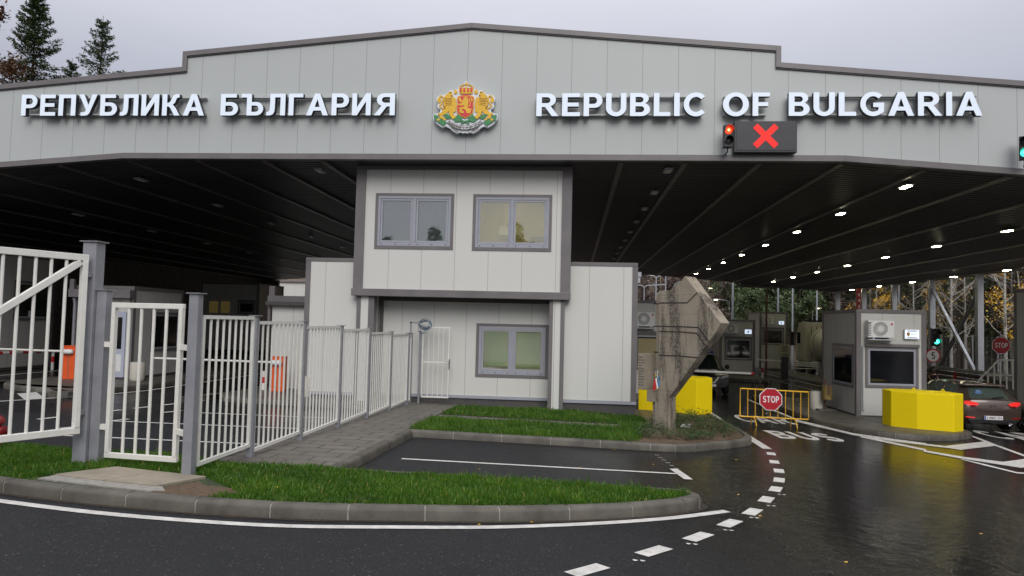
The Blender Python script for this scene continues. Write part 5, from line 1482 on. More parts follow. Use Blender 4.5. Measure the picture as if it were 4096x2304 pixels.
lpart('spoiler', m_carbrown, kia, mx, M().prism([[(-.62, 1.375), (.62, 1.375), (.58, 1.43), (-.58, 1.43)]], lambda u, v, d: (u, d, v), -1.74, -1.45), bevel=.015)
lpart('wiper', m_black, kia, mx, M().bar((.05, -2.02, 1.045), (.42, -1.955, 1.085), .03, .02))
lpart('antenna', m_black, kia, mx, M().tube([(0, -1.25, 1.45), (0, -1.42, 1.62)], .008))
for s in (1, -1): lpart('mirror', m_black, kia, mx, M().lathe((s * .97, .62, .98), [(.03, -.08), (.085, -.05), (.09, .03), (.05, .07)], 12, 'Y'), smooth=40)
lpart('cabin_clutter', mat('blue_plastic_bag', (.08, .16, .34), .4, .3, 12), kia, mx, M().lathe((-.25, -1.80, 1.17), [(.03, -.05), (.10, -.03), (.11, .02), (.03, .05)], 9, 'Y'), smooth=40)

ST_SUV = [(-2.3, .45, .65, .78, .8, .72, 1.0, .6, 1.08), (-2.2, .38, .74, .88, .8, .84, 1.08, .7, 1.2), (-1.85, .32, .8, .91, .8, .88, 1.12, .62, 1.62), (-1.2, .3, .82, .91, .8, .89, 1.10, .64, 1.69), (-.3, .3, .82, .91, .78, .89, 1.08, .65, 1.71), (.35, .3, .82, .91, .76, .89, 1.06, .63, 1.66),
          (1.05, .3, .82, .91, .75, .88, 1.03, .76, 1.10), (1.7, .3, .8, .90, .72, .84, .96, .68, 1.02), (2.08, .32, .74, .86, .66, .78, .84, .62, .90), (2.24, .36, .66, .78, .62, .70, .74, .55, .80)]
nx, ny = 5.85, 31.1 + 2.25
suv, mx = car('police_car', 'black police car with a blue light bar facing the stop barrier', nx, ny, pi, ST_SUV, m_carblack, [(.82, -1.4), (-.82, -1.4), (.82, 1.38), (-.82, 1.38)], {1, 5}, {2, 3, 4}, wr_=.36)
F = 2.24
sp = lambda nm, m, pts, d0, d1, par=None, **k: lpart(nm, m, par or suv, mx, M().prism([pts], lambda u, v, d: (u, F + d - max(0, abs(u) - .4) * .32, v), d0, d1), **k)
gr_ = sp('grille', m_black, [(-.36, .50), (.36, .50), (.44, .78), (-.44, .78)], -.05, .02)
sp('grille_chrome', m_chrome, [(-.40, .80), (-.34, .80), (-.17, .58), (.17, .58), (.34, .80), (.40, .80), (.20, .53), (-.20, .53)], .0, .04, gr_)
lpart('badge', m_chrome, gr_, mx, M().lathe((0, F + .03, .72), [(.075, -.01), (.075, .015), (.05, .015), (.05, -.01)], 20, 'Y'))
for s in (1, -1):
    sp('headlight', mat('headlamp_lens', (.30, .30, .30), .1, .2, 12, spec=.8), [(s * .46, .72), (s * .80, .80), (s * .84, .90), (s * .62, .86), (s * .46, .80)], -.06, .05)
    sp('fog_light', m_chrome, [(s * .60, .46), (s * .70, .46), (s * .70, .54), (s * .60, .54)], -.05, .03)
    lpart('mirror', m_carblack, suv, mx, M().lathe((s * 1.02, .78, 1.16), [(.03, -.08), (.10, -.05), (.11, .03), (.05, .08)], 12, 'Y'), smooth=40)
pl = sp('number_plate', m_signwhite, [(-.26, .38), (.26, .38), (.26, .49), (-.26, .49)], .02, .04)
lb_ = M(); lb_.box(-.55, .55, .02, .22, 1.73, 1.83); lpart('light_bar', mat('blue_light_bar', (.01, .03, .22), .1, .1, 9, coat=.8), suv, mx, lb_, bevel=.03)
b = M(); flat_text(b, 'POLICE', lambda u, v, d: (.42 - u, 1.62 - v, 1.035 + v * .30 + d), .84, .12, .004, .0); lpart('hood_lettering', m_signwhite, suv, mx, b)
car('parked_car', 'beige car cut by the photo edge, only its tail corner showing', 15.05, 22.6, 0, ST_HATCH, m_carsilver, [(.80, -1.32), (-.80, -1.32), (.80, 1.33), (-.80, 1.33)], {2, 10}, {4, 5, 7, 9})
sc_ = bpy.data.objects.get('parked_car'); mx = Matrix.Translation(sc_.location)
for s in (1, -1): lpart('tail_light', m_tail, sc_, mx, M().prism([[(s * .40, .80), (s * .85, .80), (s * .83, .93), (s * .42, .90)]], lambda u, v, d: (u, B + d + max(0, abs(u) - .55) * .42, v), -.02, .10), bevel=.01)

# tanker lorry heading away
tx, tz = 18.15, G(18, 50)
tk = thing('tanker_truck', 'cream tanker lorry with a round tank standing in the outer lane', 'truck', (tx, 50, tz))
cab = M().prism([[(0, .9), (2.3, .9), (2.3, 2.2), (2.1, 3.0), (1.5, 3.75), (.25, 3.85), (0, 3.7)]], lambda u, v, d: (tx + d, 53.8 + u, tz + v), -1.22, 1.22)
cb = cab.build('cab', m_truck, tk, bevel=.08)
q = M(); q.box(tx - 1.235, tx - 1.2, 54.9, 55.75, tz + 2.2, tz + 3.0); q.build('side_window', m_carglass, cb)
q = M(); q.box(tx - 1.24, tx + 1.24, 53.72, 53.84, tz + 3.80, tz + 3.92); q.build('roof_edge', m_black, cb)
for k in range(3): M().tube([(tx - .8 + .35 * k, 53.74, tz + 1.2), (tx - .8 + .35 * k, 53.74, tz + 3.5)], .018).build('air_line', m_black, cb)
for s in (-1, 1):
    q = M(); q.box(tx + s * 1.5 - .12, tx + s * 1.5 + .12, 55.95, 56.08, tz + 2.0, tz + 3.05); q.bar((tx + s * 1.2, 55.95, tz + 2.95), (tx + s * 1.5, 56, tz + 2.95), .05); q.bar((tx + s * 1.2, 55.95, tz + 2.1), (tx + s * 1.5, 56, tz + 2.1), .05)
    q.build('mirror', m_black, cb)
q = M().lathe((tx, 44.2, tz + 2.25), [(.001, -.35), (.5, -.28), (.95, -.1), (1.18, .12), (1.2, .4), (1.2, 8.6), (1.18, 8.85), (.95, 9.1), (.5, 9.25), (.001, 9.3)], 36, 'Y'); tn = q.build('tank', m_truck, tk, smooth=50)
for yy in (45, 46.8, 48.6, 50.4, 52.2): M().lathe((tx, yy, tz + 2.25), [(1.2, -.04), (1.225, -.035), (1.225, .035), (1.2, .04)], 36, 'Y').build('band', m_post, tn, smooth=50)
q = M(); q.box(tx - .5, tx + .5, 44.3, 56, tz + .75, tz + 1.05); q.box(tx - 1.2, tx + 1.2, 44.2, 44.35, tz + .5, tz + .72); q.build('chassis', m_black, tk)
q = M(); q.lathe((tx - .95, 51.5, tz + .75), [(.3, 0), (.3, 1.1)], 16, 'Y'); q.build('fuel_tank', m_galv, tk, smooth=40)
for yy in (45.3, 46.6, 47.9, 53.0, 55.2):
    for s in (-1, 1):
        w = M().lathe((tx + s * 1.0, yy, tz + .5), [(.28, -.16), (.47, -.16), (.5, -.1), (.5, .1), (.47, .16), (.28, .16)], 22, 'X').build('wheel', m_tyre, tk, smooth=40)
        M().lathe((tx + s * 1.0, yy, tz + .5), [(.29, s * .05), (.29, s * .17), (.12, s * .1), (.001, s * .12)], 18, 'X').build('rim', m_rim, w, smooth=40)
for s in (-1, 1):
    q = M(); q.box(tx + s * 1.05 - .16, tx + s * 1.05 + .16, 44.15, 44.2, tz + .53, tz + .69); q.build('tail_light', m_tail, tk)
q = M(); q.box(17.0, 17.3, 52.55, 52.6, tz + .53, tz + .73); q.build('tail_light', m_tail, tk)

# ================================================================== STREET FURNITURE
# cast bench on the long island
bx, by_ = 15.35, 48.6; bz = G(bx, by_) + .15
bn = thing('park_bench', 'white cast iron bench with slatted seat on the long island before the lorry', 'bench', (bx, by_, bz))
mb_ = Matrix.Translation((bx, by_, bz)) @ Matrix.Rotation(radians(-18), 4, 'Z')
for k in range(4): lpart('seat_slat', m_white, bn, mb_, M().box(-.8, .8, -.22 + k * .11, -.13 + k * .11, .43, .46))
for k in range(3): lpart('back_slat', m_white, bn, mb_, M().box(-.8, .8, .25 + k * .03, .28 + k * .03, .56 + k * .12, .65 + k * .12))
for s in (-.66, .66):
    f = M()
    f.tube([(s, -.28, 0), (s, -.20, .15), (s, -.24, .32), (s, -.22, .43), (s, .22, .43), (s, .34, .92)], .022); f.tube([(s, .33, 0), (s, .22, .2), (s, .2, .42)], .022)
    f.tube([(s, -.26, .43), (s, -.30, .56), (s, -.22, .65), (s, .0, .64), (s, .26, .62)], .02); f.tube([(s, -.2, .15), (s, .0, .28), (s, .22, .2)], .015)
    f.tube([(s + 0, .0 + .07 * cos(a), .33 + .07 * sin(a)) for a in [2 * pi * k / 12 for k in range(13)]], .012)
    lpart('end_frame', m_white, bn, mb_, f, smooth=50)


def concrete_bin(x, y, label, r=.24, h=.63):
    z = G(x, y) + .147
    o = thing('litter_bin', label, 'litter bin', (x, y, z), 'pale concrete litter bins')
    M().lathe((x, y, z), [(r * .9, 0), (r * .96, .03), (r, .06), (r, h * .26), (r * .97, h * .27), (r * .97, h * .29), (r, h * .30), (r, h - .03), (r * .94, h), (r * .8, h), (r * .78, h - .25), (.001, h - .26)], 28).build('shell', m_terrazzo, o, smooth=35)
    M().lathe((x, y, z), [(r * .77, h - .24), (r * .79, h + .012), (r * .75, h + .012)], 24).build('liner', m_galv, o, smooth=40)
    return o
concrete_bin(-15.02, 24.0 - .45, 'pale concrete litter bin before the grey booth with the white door')
concrete_bin(-8.1, 21.2, 'pale concrete litter bin behind the fence against the office wing')
concrete_bin(8.55, 25.9, 'pale concrete litter bin beside the hanging rusty bin')
hb = thing('hanging_bin', 'small ochre metal bin hanging on a rusty post beside the nearest booth', 'litter bin', (8.74, 25.6, G(8.74, 25.6) + .147))
hz0 = G(8.74, 25.6) + .147
M().box(8.45, 9.05, 25.42, 25.8, hz0, hz0 + .06).build('base_slab', m_kerb, hb, bevel=.01)
M().box(8.715, 8.765, 25.6, 25.65, hz0 + .06, hz0 + 1.08).build('post', m_rust, hb)
M().lathe((8.74, 25.45, hz0 + .40), [(.155, 0), (.165, .01), (.17, .44), (.175, .47), (.15, .47), (.145, .1), (.001, .09)], 24).build('bucket', m_ochre, hb, smooth=35)
M().box(8.71, 8.77, 25.25, 25.285, hz0 + .58, hz0 + .87).build('hook', m_rust, hb)


def boom_barrier(x, y, label, arm_to, up=False):
    z = G(x, y) + .147
    o = thing('boom_barrier', label, 'barrier', (x, y, z), 'orange boom barriers')
    M().box(x - .22, x + .22, y - .16, y + .16, z, z + 1.10).build('cabinet', m_orange, o, bevel=.015)
    M().box(x - .235, x + .235, y - .175, y + .175, z + 1.10, z + 1.13).build('lid', m_orange, o, bevel=.01)
    M().box(x - .01, x + .01, y - .166, y - .159, z + .02, z + .85).build('door_gap', m_trim, o)
    n = M().lathe((x - .18, y - .22, z + .93), [(.001, -.02), (.07, 0), (.085, .03), (.085, .30), (.06, .36), (.001, .38)], 16, 'X')
    n.build('arm_clamp', m_whitep, o, smooth=40)
    a = M(); L = arm_to - x
    a.tube([(x, y - .22, z + .94), (arm_to, y - .22, z + .96)], .038, 10); ar = a.build('arm', m_white, o, smooth=40)
    q = M()
    for k in range(2): q.lathe((x + L * (.45 + .4 * k), y - .22, z + .948 + .01), [(.0385, 0), (.0395, .0), (.0395, L * .03), (.0385, L * .03)], 10, 'X')
    return o
boom_barrier(-16.98, 22.9, 'orange boom barrier cabinet with white arm before the booth with the door', -20.9)
boom_barrier(-9.57, 22.6, 'orange boom barrier cabinet with white arm behind the fence by the office annex', -13.7)


def bollard(x, y, label, r=.055, h=.62, zb=None):
    z = (G(x, y) + .147) if zb is None else zb
    o = thing('bollard', label, 'bollard', (x, y, z), 'red and white striped bollards')
    M().tube([(x, y, z), (x, y, z + h)], r, 12).build('post', m_white, o, smooth=40)
    M().tube([(x, y, z + h * .36), (x, y, z + h * .68)], r * 1.03, 12).build('red_band', m_red, o, smooth=40)
bollard(-10.12, 22.75, 'red and white bollard beside the orange barrier at the office annex', r=.07)
bollard(11.25, 43.6, 'red and white bollard at the front of the dim booth', r=.06, h=.85)
# striped rail along the dark booth
rl = thing('striped_rail', 'red and white striped guard rail by the dark booth behind the big gate leaf', 'guard rail', (-21.2, 25.5, G(-21.2, 25.5)))
zr_ = .40
q = M(); q.tube([(-21.6, 21.4, zr_), (-21.0, 27.2, zr_), (-21.0, 27.25, zr_ - .04)], .06, 10); q.tube([(-21.0, 27.22, zr_), (-21.0, 27.22, -.38)], .06, 10); q.build('rail', m_white, rl, smooth=40)
for k in range(10):
    a = .05 + k * .1; P0 = Vector((-21.6, 21.4, zr_)); P1 = Vector((-21.0, 27.2, zr_))
    M().tube([P0.lerp(P1, a), P0.lerp(P1, a + .05)], .062, 10).build('red_band', m_red, rl, smooth=40)
M().tube([(-21.0, 27.22, -.05), (-21.0, 27.22, .18)], .062, 10).build('red_band', m_red, rl, smooth=40)
# lane boom across in front of the police car
zz = lambda p, Y: at_y(2500, 1000, 1.8117, p, Y)
a = zz((500, 877), 29.3); b = zz((932, 897), 29.3)
ba = M().tube([a, b], .05, 10).build('barrier_arm', m_white, loc=a, smooth=40); tag(ba, 'white lane barrier arm with a red tip across the nose of the black car', 'barrier arm')
M().tube([Vector(a).lerp(Vector(b), .955), b], .054, 10).build('red_tip', m_red, ba, smooth=40)
q = M(); q.box(a[0] - .6, a[0] - .2, 29.1, 29.5, G(4, 29.3) + .1, a[2] + .15); q.build('cabinet', m_orange, ba)
a = at_y(2850, 1150, 3.533, (615, 1018), 43.9); b = at_y(2850, 1150, 3.533, (1000, 1045), 43.9)
ba = M().tube([a, b], .04, 8).build('barrier_arm', m_white, loc=a, smooth=40); tag(ba, 'thin pale barrier arm across the lane between the two far booths', 'barrier arm')
M().tube([Vector(a).lerp(Vector(b), .93), b], .05, 8).build('red_tip', m_red, ba, smooth=40)
q = M(); q.box(b[0] - .1, b[0] + .25, 43.75, 44.1, G(14, 44) + .12, b[2] + .25); q.build('cabinet', m_black, ba)
up = thing('raised_boom', 'raised red and white boom standing upright behind the nearest booth', 'barrier arm', (11.72, 30.5, G(11.7, 30.5)))
M().box(11.66, 11.80, 30.44, 30.56, G(11.7, 30.5), 3.75).build('boom', m_red, up); 
for k in range(4): M().box(11.70, 11.76, 30.43, 30.437, 2.72 + k * .24, 2.84 + k * .24).build('white_mark', m_signwhite, up)
p_ = at_y(3000, 1100, 2.415, (160, 155), 44); pz = at_y(3000, 1100, 2.415, (160, 355), 44)
up = M().box(p_[0] - .05, p_[0] + .05, 43.95, 44.05, G(12, 44), p_[2]).build('raised_boom', m_rust, loc=(p_[0], 44, G(12, 44))); tag(up, 'thin rusty red boom raised upright behind the dim booth', 'barrier arm')

# signs and signals beyond the near booth
A_ = (3200, 1100, 2.0703)
sg = at_y(*A_, (1100, 668), 30); r5 = .285
s5 = thing('speed_sign', 'round white speed sign with red rim reading 5 beside the green signal', 'road sign', (sg[0], 30, G(sg[0], 30)))
M().lathe((sg[0], 30, sg[2]), [(r5, .012), (r5, -.012), (.001, -.012)], 32, 'Y').build('rim', m_signred, s5)
M().lathe((sg[0], 30, sg[2]), [(r5 * .82, -.012), (r5 * .82, -.017), (.001, -.017)], 32, 'Y').build('face', m_signwhite, s5)
b = M(); flat_text(b, '5', lambda u, v, d: (sg[0] - .075 + u, 30 + d, sg[2] - .14 + v), .15, .28, -.022, -.0165); b.build('number', m_ink, s5)
M().tube([(sg[0], 30.05, G(sg[0], 30)), (sg[0], 30.05, sg[2] + .35)], .03).build('pole', m_galv, s5, smooth=40)
g_ = at_y(*A_, (1122, 590), 30.6)
traffic_light(g_[0], 30.6, g_[2], 'green', 'traffic light glowing green above the round speed sign', w=.26, h=.72)
g_o = bpy.data.objects['traffic_light.002']
M().tube([(g_[0] - .1, 30.75, G(g_[0], 30.6)), (g_[0] - .1, 30.75, g_[2] + .75)], .04).build('pole', m_post, g_o, smooth=40)
p2 = at_y(*A_, (1665, 583), 33)
stop_sign(p2[0], 33, p2[2], .40, 'red octagonal STOP sign on a pole beside the white stair railing', pole=(G(18, 33), p2[2] + .62))

# stair railing
SY = 32.4
rr = thing('stair_railing', 'white stair railing rising beside the pole mounted stop sign', 'railing', (17.6, SY, G(17.5, SY)))
ra, rb2, rc = (at_y(*A_, p, SY) for p in ((1455, 892), (1648, 702), (1760, 702)))
q = M(); q.bar(ra, rb2, .06, .06); q.bar(rb2, (rc[0] + .8, SY, rb2[2]), .06, .06); q.build('handrail', m_white, rr)
low = at_y(*A_, (1648, 828), SY); q = M(); q.bar((rb2[0] - .5, SY, low[2]), (rc[0] + .8, SY, low[2]), .05); q.build('mid_rail', m_white, rr)
for k in range(9):
    u = k / 8.; x = ra[0] + (rc[0] + .5 - ra[0]) * u; zt_ = min(rb2[2], ra[2] + (rb2[2] - ra[2]) * (x - ra[0]) / (rb2[0] - ra[0]))
    M().box(x - .025, x + .025, SY - .025, SY + .025, zt_ - 1.25, zt_).build('baluster', m_white, rr)
q = M()
for k in range(5): q.box(ra[0] + .3 * k, ra[0] + 2.6, SY + .05, SY + 1.2, G(17, 32) + .12 + .2 * k, G(17, 32) + .32 + .2 * k)
q.build('steps', m_kerb, rr)

# guard rail, low wall and mesh fence outside the columns
gx_ = 21.9
gr2 = thing('guard_rail', 'dark steel guard rail with pale top edge running along the outer columns', 'guard rail', (gx_, 45, G(gx_, 45)))
for k in range(4):
    z = -.95 + .26 * k
    q = M(); q.prism([[(-.02, z), (.02, z + .03), (.05, z + .12), (.02, z + .2), (-.02, z + .22), (-.03, z + .1)]], lambda u, v, d: (gx_ + u, 24 + d, v), 0, 40); q.build('beam', m_galv if k == 3 else m_trimd, gr2)
for k in range(21): M().box(gx_ + .03, gx_ + .13, 24 + 2 * k, 24.12 + 2 * k, -1.4, .0).build('post', m_galv, gr2)
for k in range(4): M().box(gx_ - .06, gx_ + .0, 27 + 5.3 * k, 27.22 + 5.3 * k, -.9, -.2).build('red_marker', m_red, gr2)
mf = thing('mesh_fence', 'grey wire mesh fence on posts beyond the outer columns', 'fence', (23.9, 45, G(23.9, 45)))
q = M()
for k in range(40):
    z = -1.0 + .072 * k; q.box(23.88, 23.888, 22, 66, z, z + .012)
for k in range(88): y = 22 + .5 * k; q.box(23.88, 23.888, y, y + .01, -1., 1.85)
q.build('mesh', m_post, mf)
for k in range(18): M().box(23.85, 23.92, 22 + 2.55 * k, 22.08 + 2.55 * k, -1.4, 1.9).build('post', m_post, mf)

# person behind the brown car
def person(x, y, facing, label):
    z = G(x, y)
    o = thing('person', label, 'person', (x, y, z))
    mx = Matrix.Translation((x, y, z)) @ Matrix.Rotation(facing, 4, 'Z')
    def skin(name, m, verts, edges, rad, par):
        me = bpy.data.meshes.new(name); me.from_pydata([tuple(mx @ Vector(v) - Vector((x, y, z))) for v in verts], edges, []); me.materials.append(m)
        ob = bpy.data.objects.new(name, me); COL.objects.link(ob); ob.parent = par
        md = ob.modifiers.new('Skin', 'SKIN')
        for v, r in zip(me.skin_vertices[0].data if me.skin_vertices else [], rad): v.radius = r if isinstance(r, tuple) else (r, r)
        if not me.skin_vertices:
            pass
        sb = ob.modifiers.new('Sub', 'SUBSURF'); sb.levels = 1; sb.render_levels = 2
        return ob
    # body: pelvis, spine, neck, head, arms, legs (local +y is forward)
    V = [(0, 0, .92), (0, .0, 1.12), (0, 0, 1.33), (0, .01, 1.44), (0, .03, 1.54), (0, .035, 1.63), (.18, 0, 1.38), (.22, .02, 1.10), (.20, .14, .90), (-.18, 0, 1.38), (-.22, .02, 1.10), (-.20, .14, .90), (.1, 0, .86), (.11, .02, .48), (.11, 0, .09), (.11, .13, .03), (-.1, 0, .86), (-.11, .02, .48), (-.11, 0, .09), (-.11, .13, .03), (.20, .19, .84), (-.20, .19, .84)]
    Ed = [(0, 1), (1, 2), (2, 3), (3, 4), (4, 5), (2, 6), (6, 7), (7, 8), (2, 9), (9, 10), (10, 11), (0, 12), (12, 13), (13, 14), (14, 15), (0, 16), (16, 17), (17, 18), (18, 19), (8, 20), (11, 21)]
    Rd = [(.15, .11), (.13, .10), (.15, .11), .055, .085, .075, .06, .045, .033, .06, .045, .033, .085, .06, .042, .035, .085, .06, .042, .035, .03, .03]
    import bmesh
    def grow(name, m, idx, k, par):
        mp_ = {i: j for j, i in enumerate(idx)}
        me = bpy.data.meshes.new(name)
        me.from_pydata([tuple(mx.to_3x3() @ Vector(V[i])) for i in idx], [(mp_[a], mp_[b]) for a, b in Ed if a in mp_ and b in mp_], [])
        bm = bmesh.new(); bm.from_mesh(me); lay = bm.verts.layers.skin.verify(); bm.verts.ensure_lookup_table()
        for i in idx:
            r = Rd[i]; r = r if isinstance(r, tuple) else (r, r); d = bm.verts[mp_[i]][lay]; d.radius = (r[0] * k, r[1] * k); d.use_root = (i == idx[0])
        bm.to_mesh(me); bm.free(); me.materials.append(m)
        ob = bpy.data.objects.new(name, me); COL.objects.link(ob); ob.parent = par
        ob.modifiers.new('Skin', 'SKIN').use_smooth_shade = True
        s_ = ob.modifiers.new('Sub', 'SUBSURF'); s_.levels = 1; s_.render_levels = 2
        return ob
    grow('body', m_skin, list(range(22)), 1., o)
    grow('jacket', m_cloth, [1, 2, 6, 7, 8, 9, 10, 11], 1.18, o); grow('trousers', m_trouser, [0, 12, 13, 14, 16, 17, 18], 1.15, o)
    h = M().lathe((0, 0, 0), [(.03, 1.46), (.10, 1.48), (.115, 1.58), (.105, 1.67), (.06, 1.73), (.001, 1.745)], 16)
    h.v = [(a, b - .02, c) for a, b, c in h.v]
    h.v = [(a, min(b, .035 if c < 1.66 else .08), c) for a, b, c in h.v]
    lpart('hair', m_hair, o, mx, h, smooth=60)
    f = M()
    f.lathe((0, .115, 1.585), [(.018, -.02), (.014, .012), (.001, .02)], 8, 'Y'); lpart('nose', m_skin, o, mx, f, smooth=60)
    for s in (1, -1): lpart('eye', m_ink, o, mx, M().lathe((s * .03, .105, 1.605), [(.009, -.004), (.007, .004), (.001, .006)], 8, 'Y'))
    return o
pp = at_y(3640, 1450, 4.14, (385, 145), 29)
person(pp[0], 29, radians(-70), 'person with dark hair and black jacket standing behind the brown car')

# lamp posts beyond the canopy
def lamp_post(px, py, Y, label, arms=2, r=.07, lit=True, span=1.3):
    d = ray(px / KPX, py / KPX); k = Y / d.y; x, z1 = d.x * k, EYE + d.z * k; zb = hill_z(x, Y)
    o = thing('lamp_post', label, 'lamp post', (x, Y, zb))
    M().tube([(x, Y, zb - .3), (x, Y, z1)], [r, r * .7], 10).build('pole', m_galv, o, smooth=40)
    for s in ((1, -1) if arms == 2 else (-1,) if arms == 1 else ()):
        M().tube([(x, Y, z1 - .15), (x + s * .3, Y, z1 + .1), (x + s * span, Y, z1 + .22)], .04, 8).build('arm', m_galv, o, smooth=40)
        h = M(); h.box(x + s * span - .28, x + s * span + .28, Y - .12, Y + .12, z1 + .17, z1 + .27); hh = h.build('lamp_head', m_galv, o, bevel=.02)
        if lit: M().box(x + s * span - .2, x + s * span + .2, Y - .14, Y + .08, z1 + .10, z1 + .168).build('lamp_glow', m_street, hh)
    return o
for a in ((2625, 1107, 80, 'tall double arm lamp post rising behind the pale booth and the monument', 2, .10, False, 1.7), (2577, 1145, 86, 'double arm lamp post standing beside the office wing edge', 2, .08, False, 2.2), (2663, 1098, 78, 'plain tall mast between lamp posts above the monument crest', 0, .10, False),
          (2858, 1158, 95, 'single lamp mast glowing over the monument shoulder', 1, .09, True, .5), (2866, 1218, 100, 'low pair of glowing lamps beyond the monument shoulder', 2, .07, True, 1.2), (2917, 1205, 88, 'single arm lamp post beside the green trees', 1, .07, True, 1.6),
          (2932, 1075, 70, 'thick tall mast in front of the green trees', 0, .13, False), (3113, 1075, 70, 'tall mast between the truck booth and the dim booth', 0, .11, False), (3171, 1075, 72, 'tall mast above the tanker cab', 0, .10, False), (3268, 1075, 74, 'tall mast beside the nearest booth roof', 0, .10, False),
          (3250, 1238, 88, 'double lamp glowing orange above the tanker lorry', 2, .07, True, .75), (3596, 1075, 70, 'tall mast between the outer canopy columns', 0, .10, False)):
    lamp_post(*a)
pb = M(); pb.box(-60, -24, 78, 96, -1.5, 6.0); o = pb.build('far_building', m_wall, loc=(-42, 87, -1.5)); tag(o, 'low white building far behind the dark canopy bay', 'building')
M().box(-60.2, -23.8, 77.8, 96.2, 6.0, 6.2).build('roof', m_trim, o)

# ================================================================== GRASS AND PLANTS
def leaves_mesh(name, verts, nper, tones, m, parent=None, loc=(0, 0, 0)):
    """verts: (N, nper, 3) array of leaf polygons"""
    N = len(verts)
    me = bpy.data.meshes.new(name)
    me.vertices.add(N * nper); me.vertices.foreach_set('co', (verts.reshape(-1, 3) - np.array(loc)).astype(np.float32).ravel())
    me.loops.add(N * nper); me.loops.foreach_set('vertex_index', np.arange(N * nper, dtype=np.int32))
    me.polygons.add(N); me.polygons.foreach_set('loop_start', np.arange(0, N * nper, nper, dtype=np.int32))
    me.update(calc_edges=True)
    at = me.attributes.new('tone', 'FLOAT', 'FACE'); at.data.foreach_set('value', tones.astype(np.float32))
    me.materials.append(m)
    ob = bpy.data.objects.new(name, me); COL.objects.link(ob)
    if parent: ob.parent = parent
    else: ob.location = loc
    return ob


def in_poly(P, poly):
    x, y = P[:, 0], P[:, 1]; c = np.zeros(len(P), bool); n = len(poly)
    for i in range(n):
        x0, y0 = poly[i]; x1, y1 = poly[(i + 1) % n]
        if y0 == y1: continue
        m = ((y0 > y) != (y1 > y)) & (x < (x1 - x0) * (y - y0) / (y1 - y0) + x0); c ^= m
    return c


def Gn(X, Y): return -(.034 * np.where(Y < 22, Y, 22 + (Y - 22) * .1) + .019 * np.clip(X, -24, 24))


def grass(polys, dens, hh, seed, holes=()):
    rg = np.random.default_rng(seed); out = []
    for poly in polys:
        a = np.array(poly); lo, hi = a.min(0), a.max(0)
        n = int((hi - lo).prod() * dens); P = lo + rg.random((n, 2)) * (hi - lo); P = P[in_poly(P, poly)]
        for h in holes: P = P[~in_poly(P, h)]
        out.append(P)
    P = np.concatenate(out); n = len(P)
    patch = .5 + .28 * np.sin(P[:, 0] * 2.1 + 1.3 * np.sin(P[:, 1] * 2.7)) * np.sin(P[:, 1] * 3.3 + P[:, 0]) + .25 * np.sin(P[:, 0] * 5.3 + 2 * np.sin(P[:, 1] * 4.1)) * np.sin(P[:, 1] * 7.7 + 1.7 * np.sin(P[:, 0] * 3.1))
    h = hh * (.4 + .75 * rg.random(n)) * (.55 + .85 * patch); tall = rg.random(n) < .03; h[tall] *= 1.7; a = rg.random(n) * 2 * pi; w = .0035 + .004 * rg.random(n)
    b = rg.random(n) * 2 * pi; ln = h * (.15 + .6 * rg.random(n))
    z = Gn(P[:, 0], P[:, 1]) + .12
    base = np.stack([P[:, 0], P[:, 1], z], 1); s = np.stack([np.cos(a) * w, np.sin(a) * w, np.zeros(n)], 1)
    l = np.stack([np.cos(b) * ln, np.sin(b) * ln, h], 1); mid = l * .55; mid[:, 2] = h * .68
    V = np.stack([base - s, base + s, base + mid + s * .8, base + l, base + mid - s * .8], 1)
    tone = np.clip(.05 + .62 * patch + .5 * (rg.random(n) - .45), 0, .92); tone[rg.random(n) < .035] = 1.
    return V, tone


hole = [(-6.27, 8.22), (-5.92, 8.95), (-4.55, 8.70), (-4.10, 8.3), (-3.75, 7.95), (-4.1, 7.6), (-5.6, 7.7), (-6.5, 8.0)]
V1, T1 = grass([VERGE], 4600, .085, 1, [hole])
V2, T2 = grass([STRIP1, STRIP2], 1900, .105, 2)
V = np.concatenate([V1, V2]); T_ = np.concatenate([T1, T2])
o = leaves_mesh('grass', V, 5, T_, m_grass); o['kind'] = 'stuff'; o['label'] = 'bright green wet grass in the verge and lawn strips'

rg = np.random.default_rng(5)
BED = [(1.5, 15.3), (2.4, 15.3), (3., 15.8), (3.4, 16.25), (3.75, 16.8), (3.92, 17.4), (4.0, 18.6), (4.0, 21.6), (2.7, 21.7), (2.3, 20.4), (2.0, 18.2), (1.5, 16.7)]
a = np.array(BED); P = a.min(0) + rg.random((420, 2)) * (a.max(0) - a.min(0)); P = P[in_poly(P, BED)]
vs = []; tn_ = []
for x, y in P:
    hgt = rg.uniform(.08, .26) * (1.25 if y > 17.2 else 1); zz_ = Gn(np.array(x), np.array(y)) + .15
    for k in range(26):
        u = rg.random(); c = np.array([x + rg.normal(0, .07), y + rg.normal(0, .07), zz_ + u * hgt])
        az = rg.random() * 2 * pi; L = rg.uniform(.03, .07); d = np.array([cos(az), sin(az), rg.uniform(-.2, .7)]) * L; s = np.array([-sin(az), cos(az), 0]) * L * .28
        vs.append([c, c + d * .5 + s, c + d, c + d * .5 - s]); tn_.append(np.clip(.2 + .5 * u + rg.normal(0, .15), 0, 1))
o = leaves_mesh('ground_cover', np.array(vs), 4, np.array(tn_), m_shrub); o['kind'] = 'stuff'; o['label'] = 'low leafy bedding plants around the monument foot'
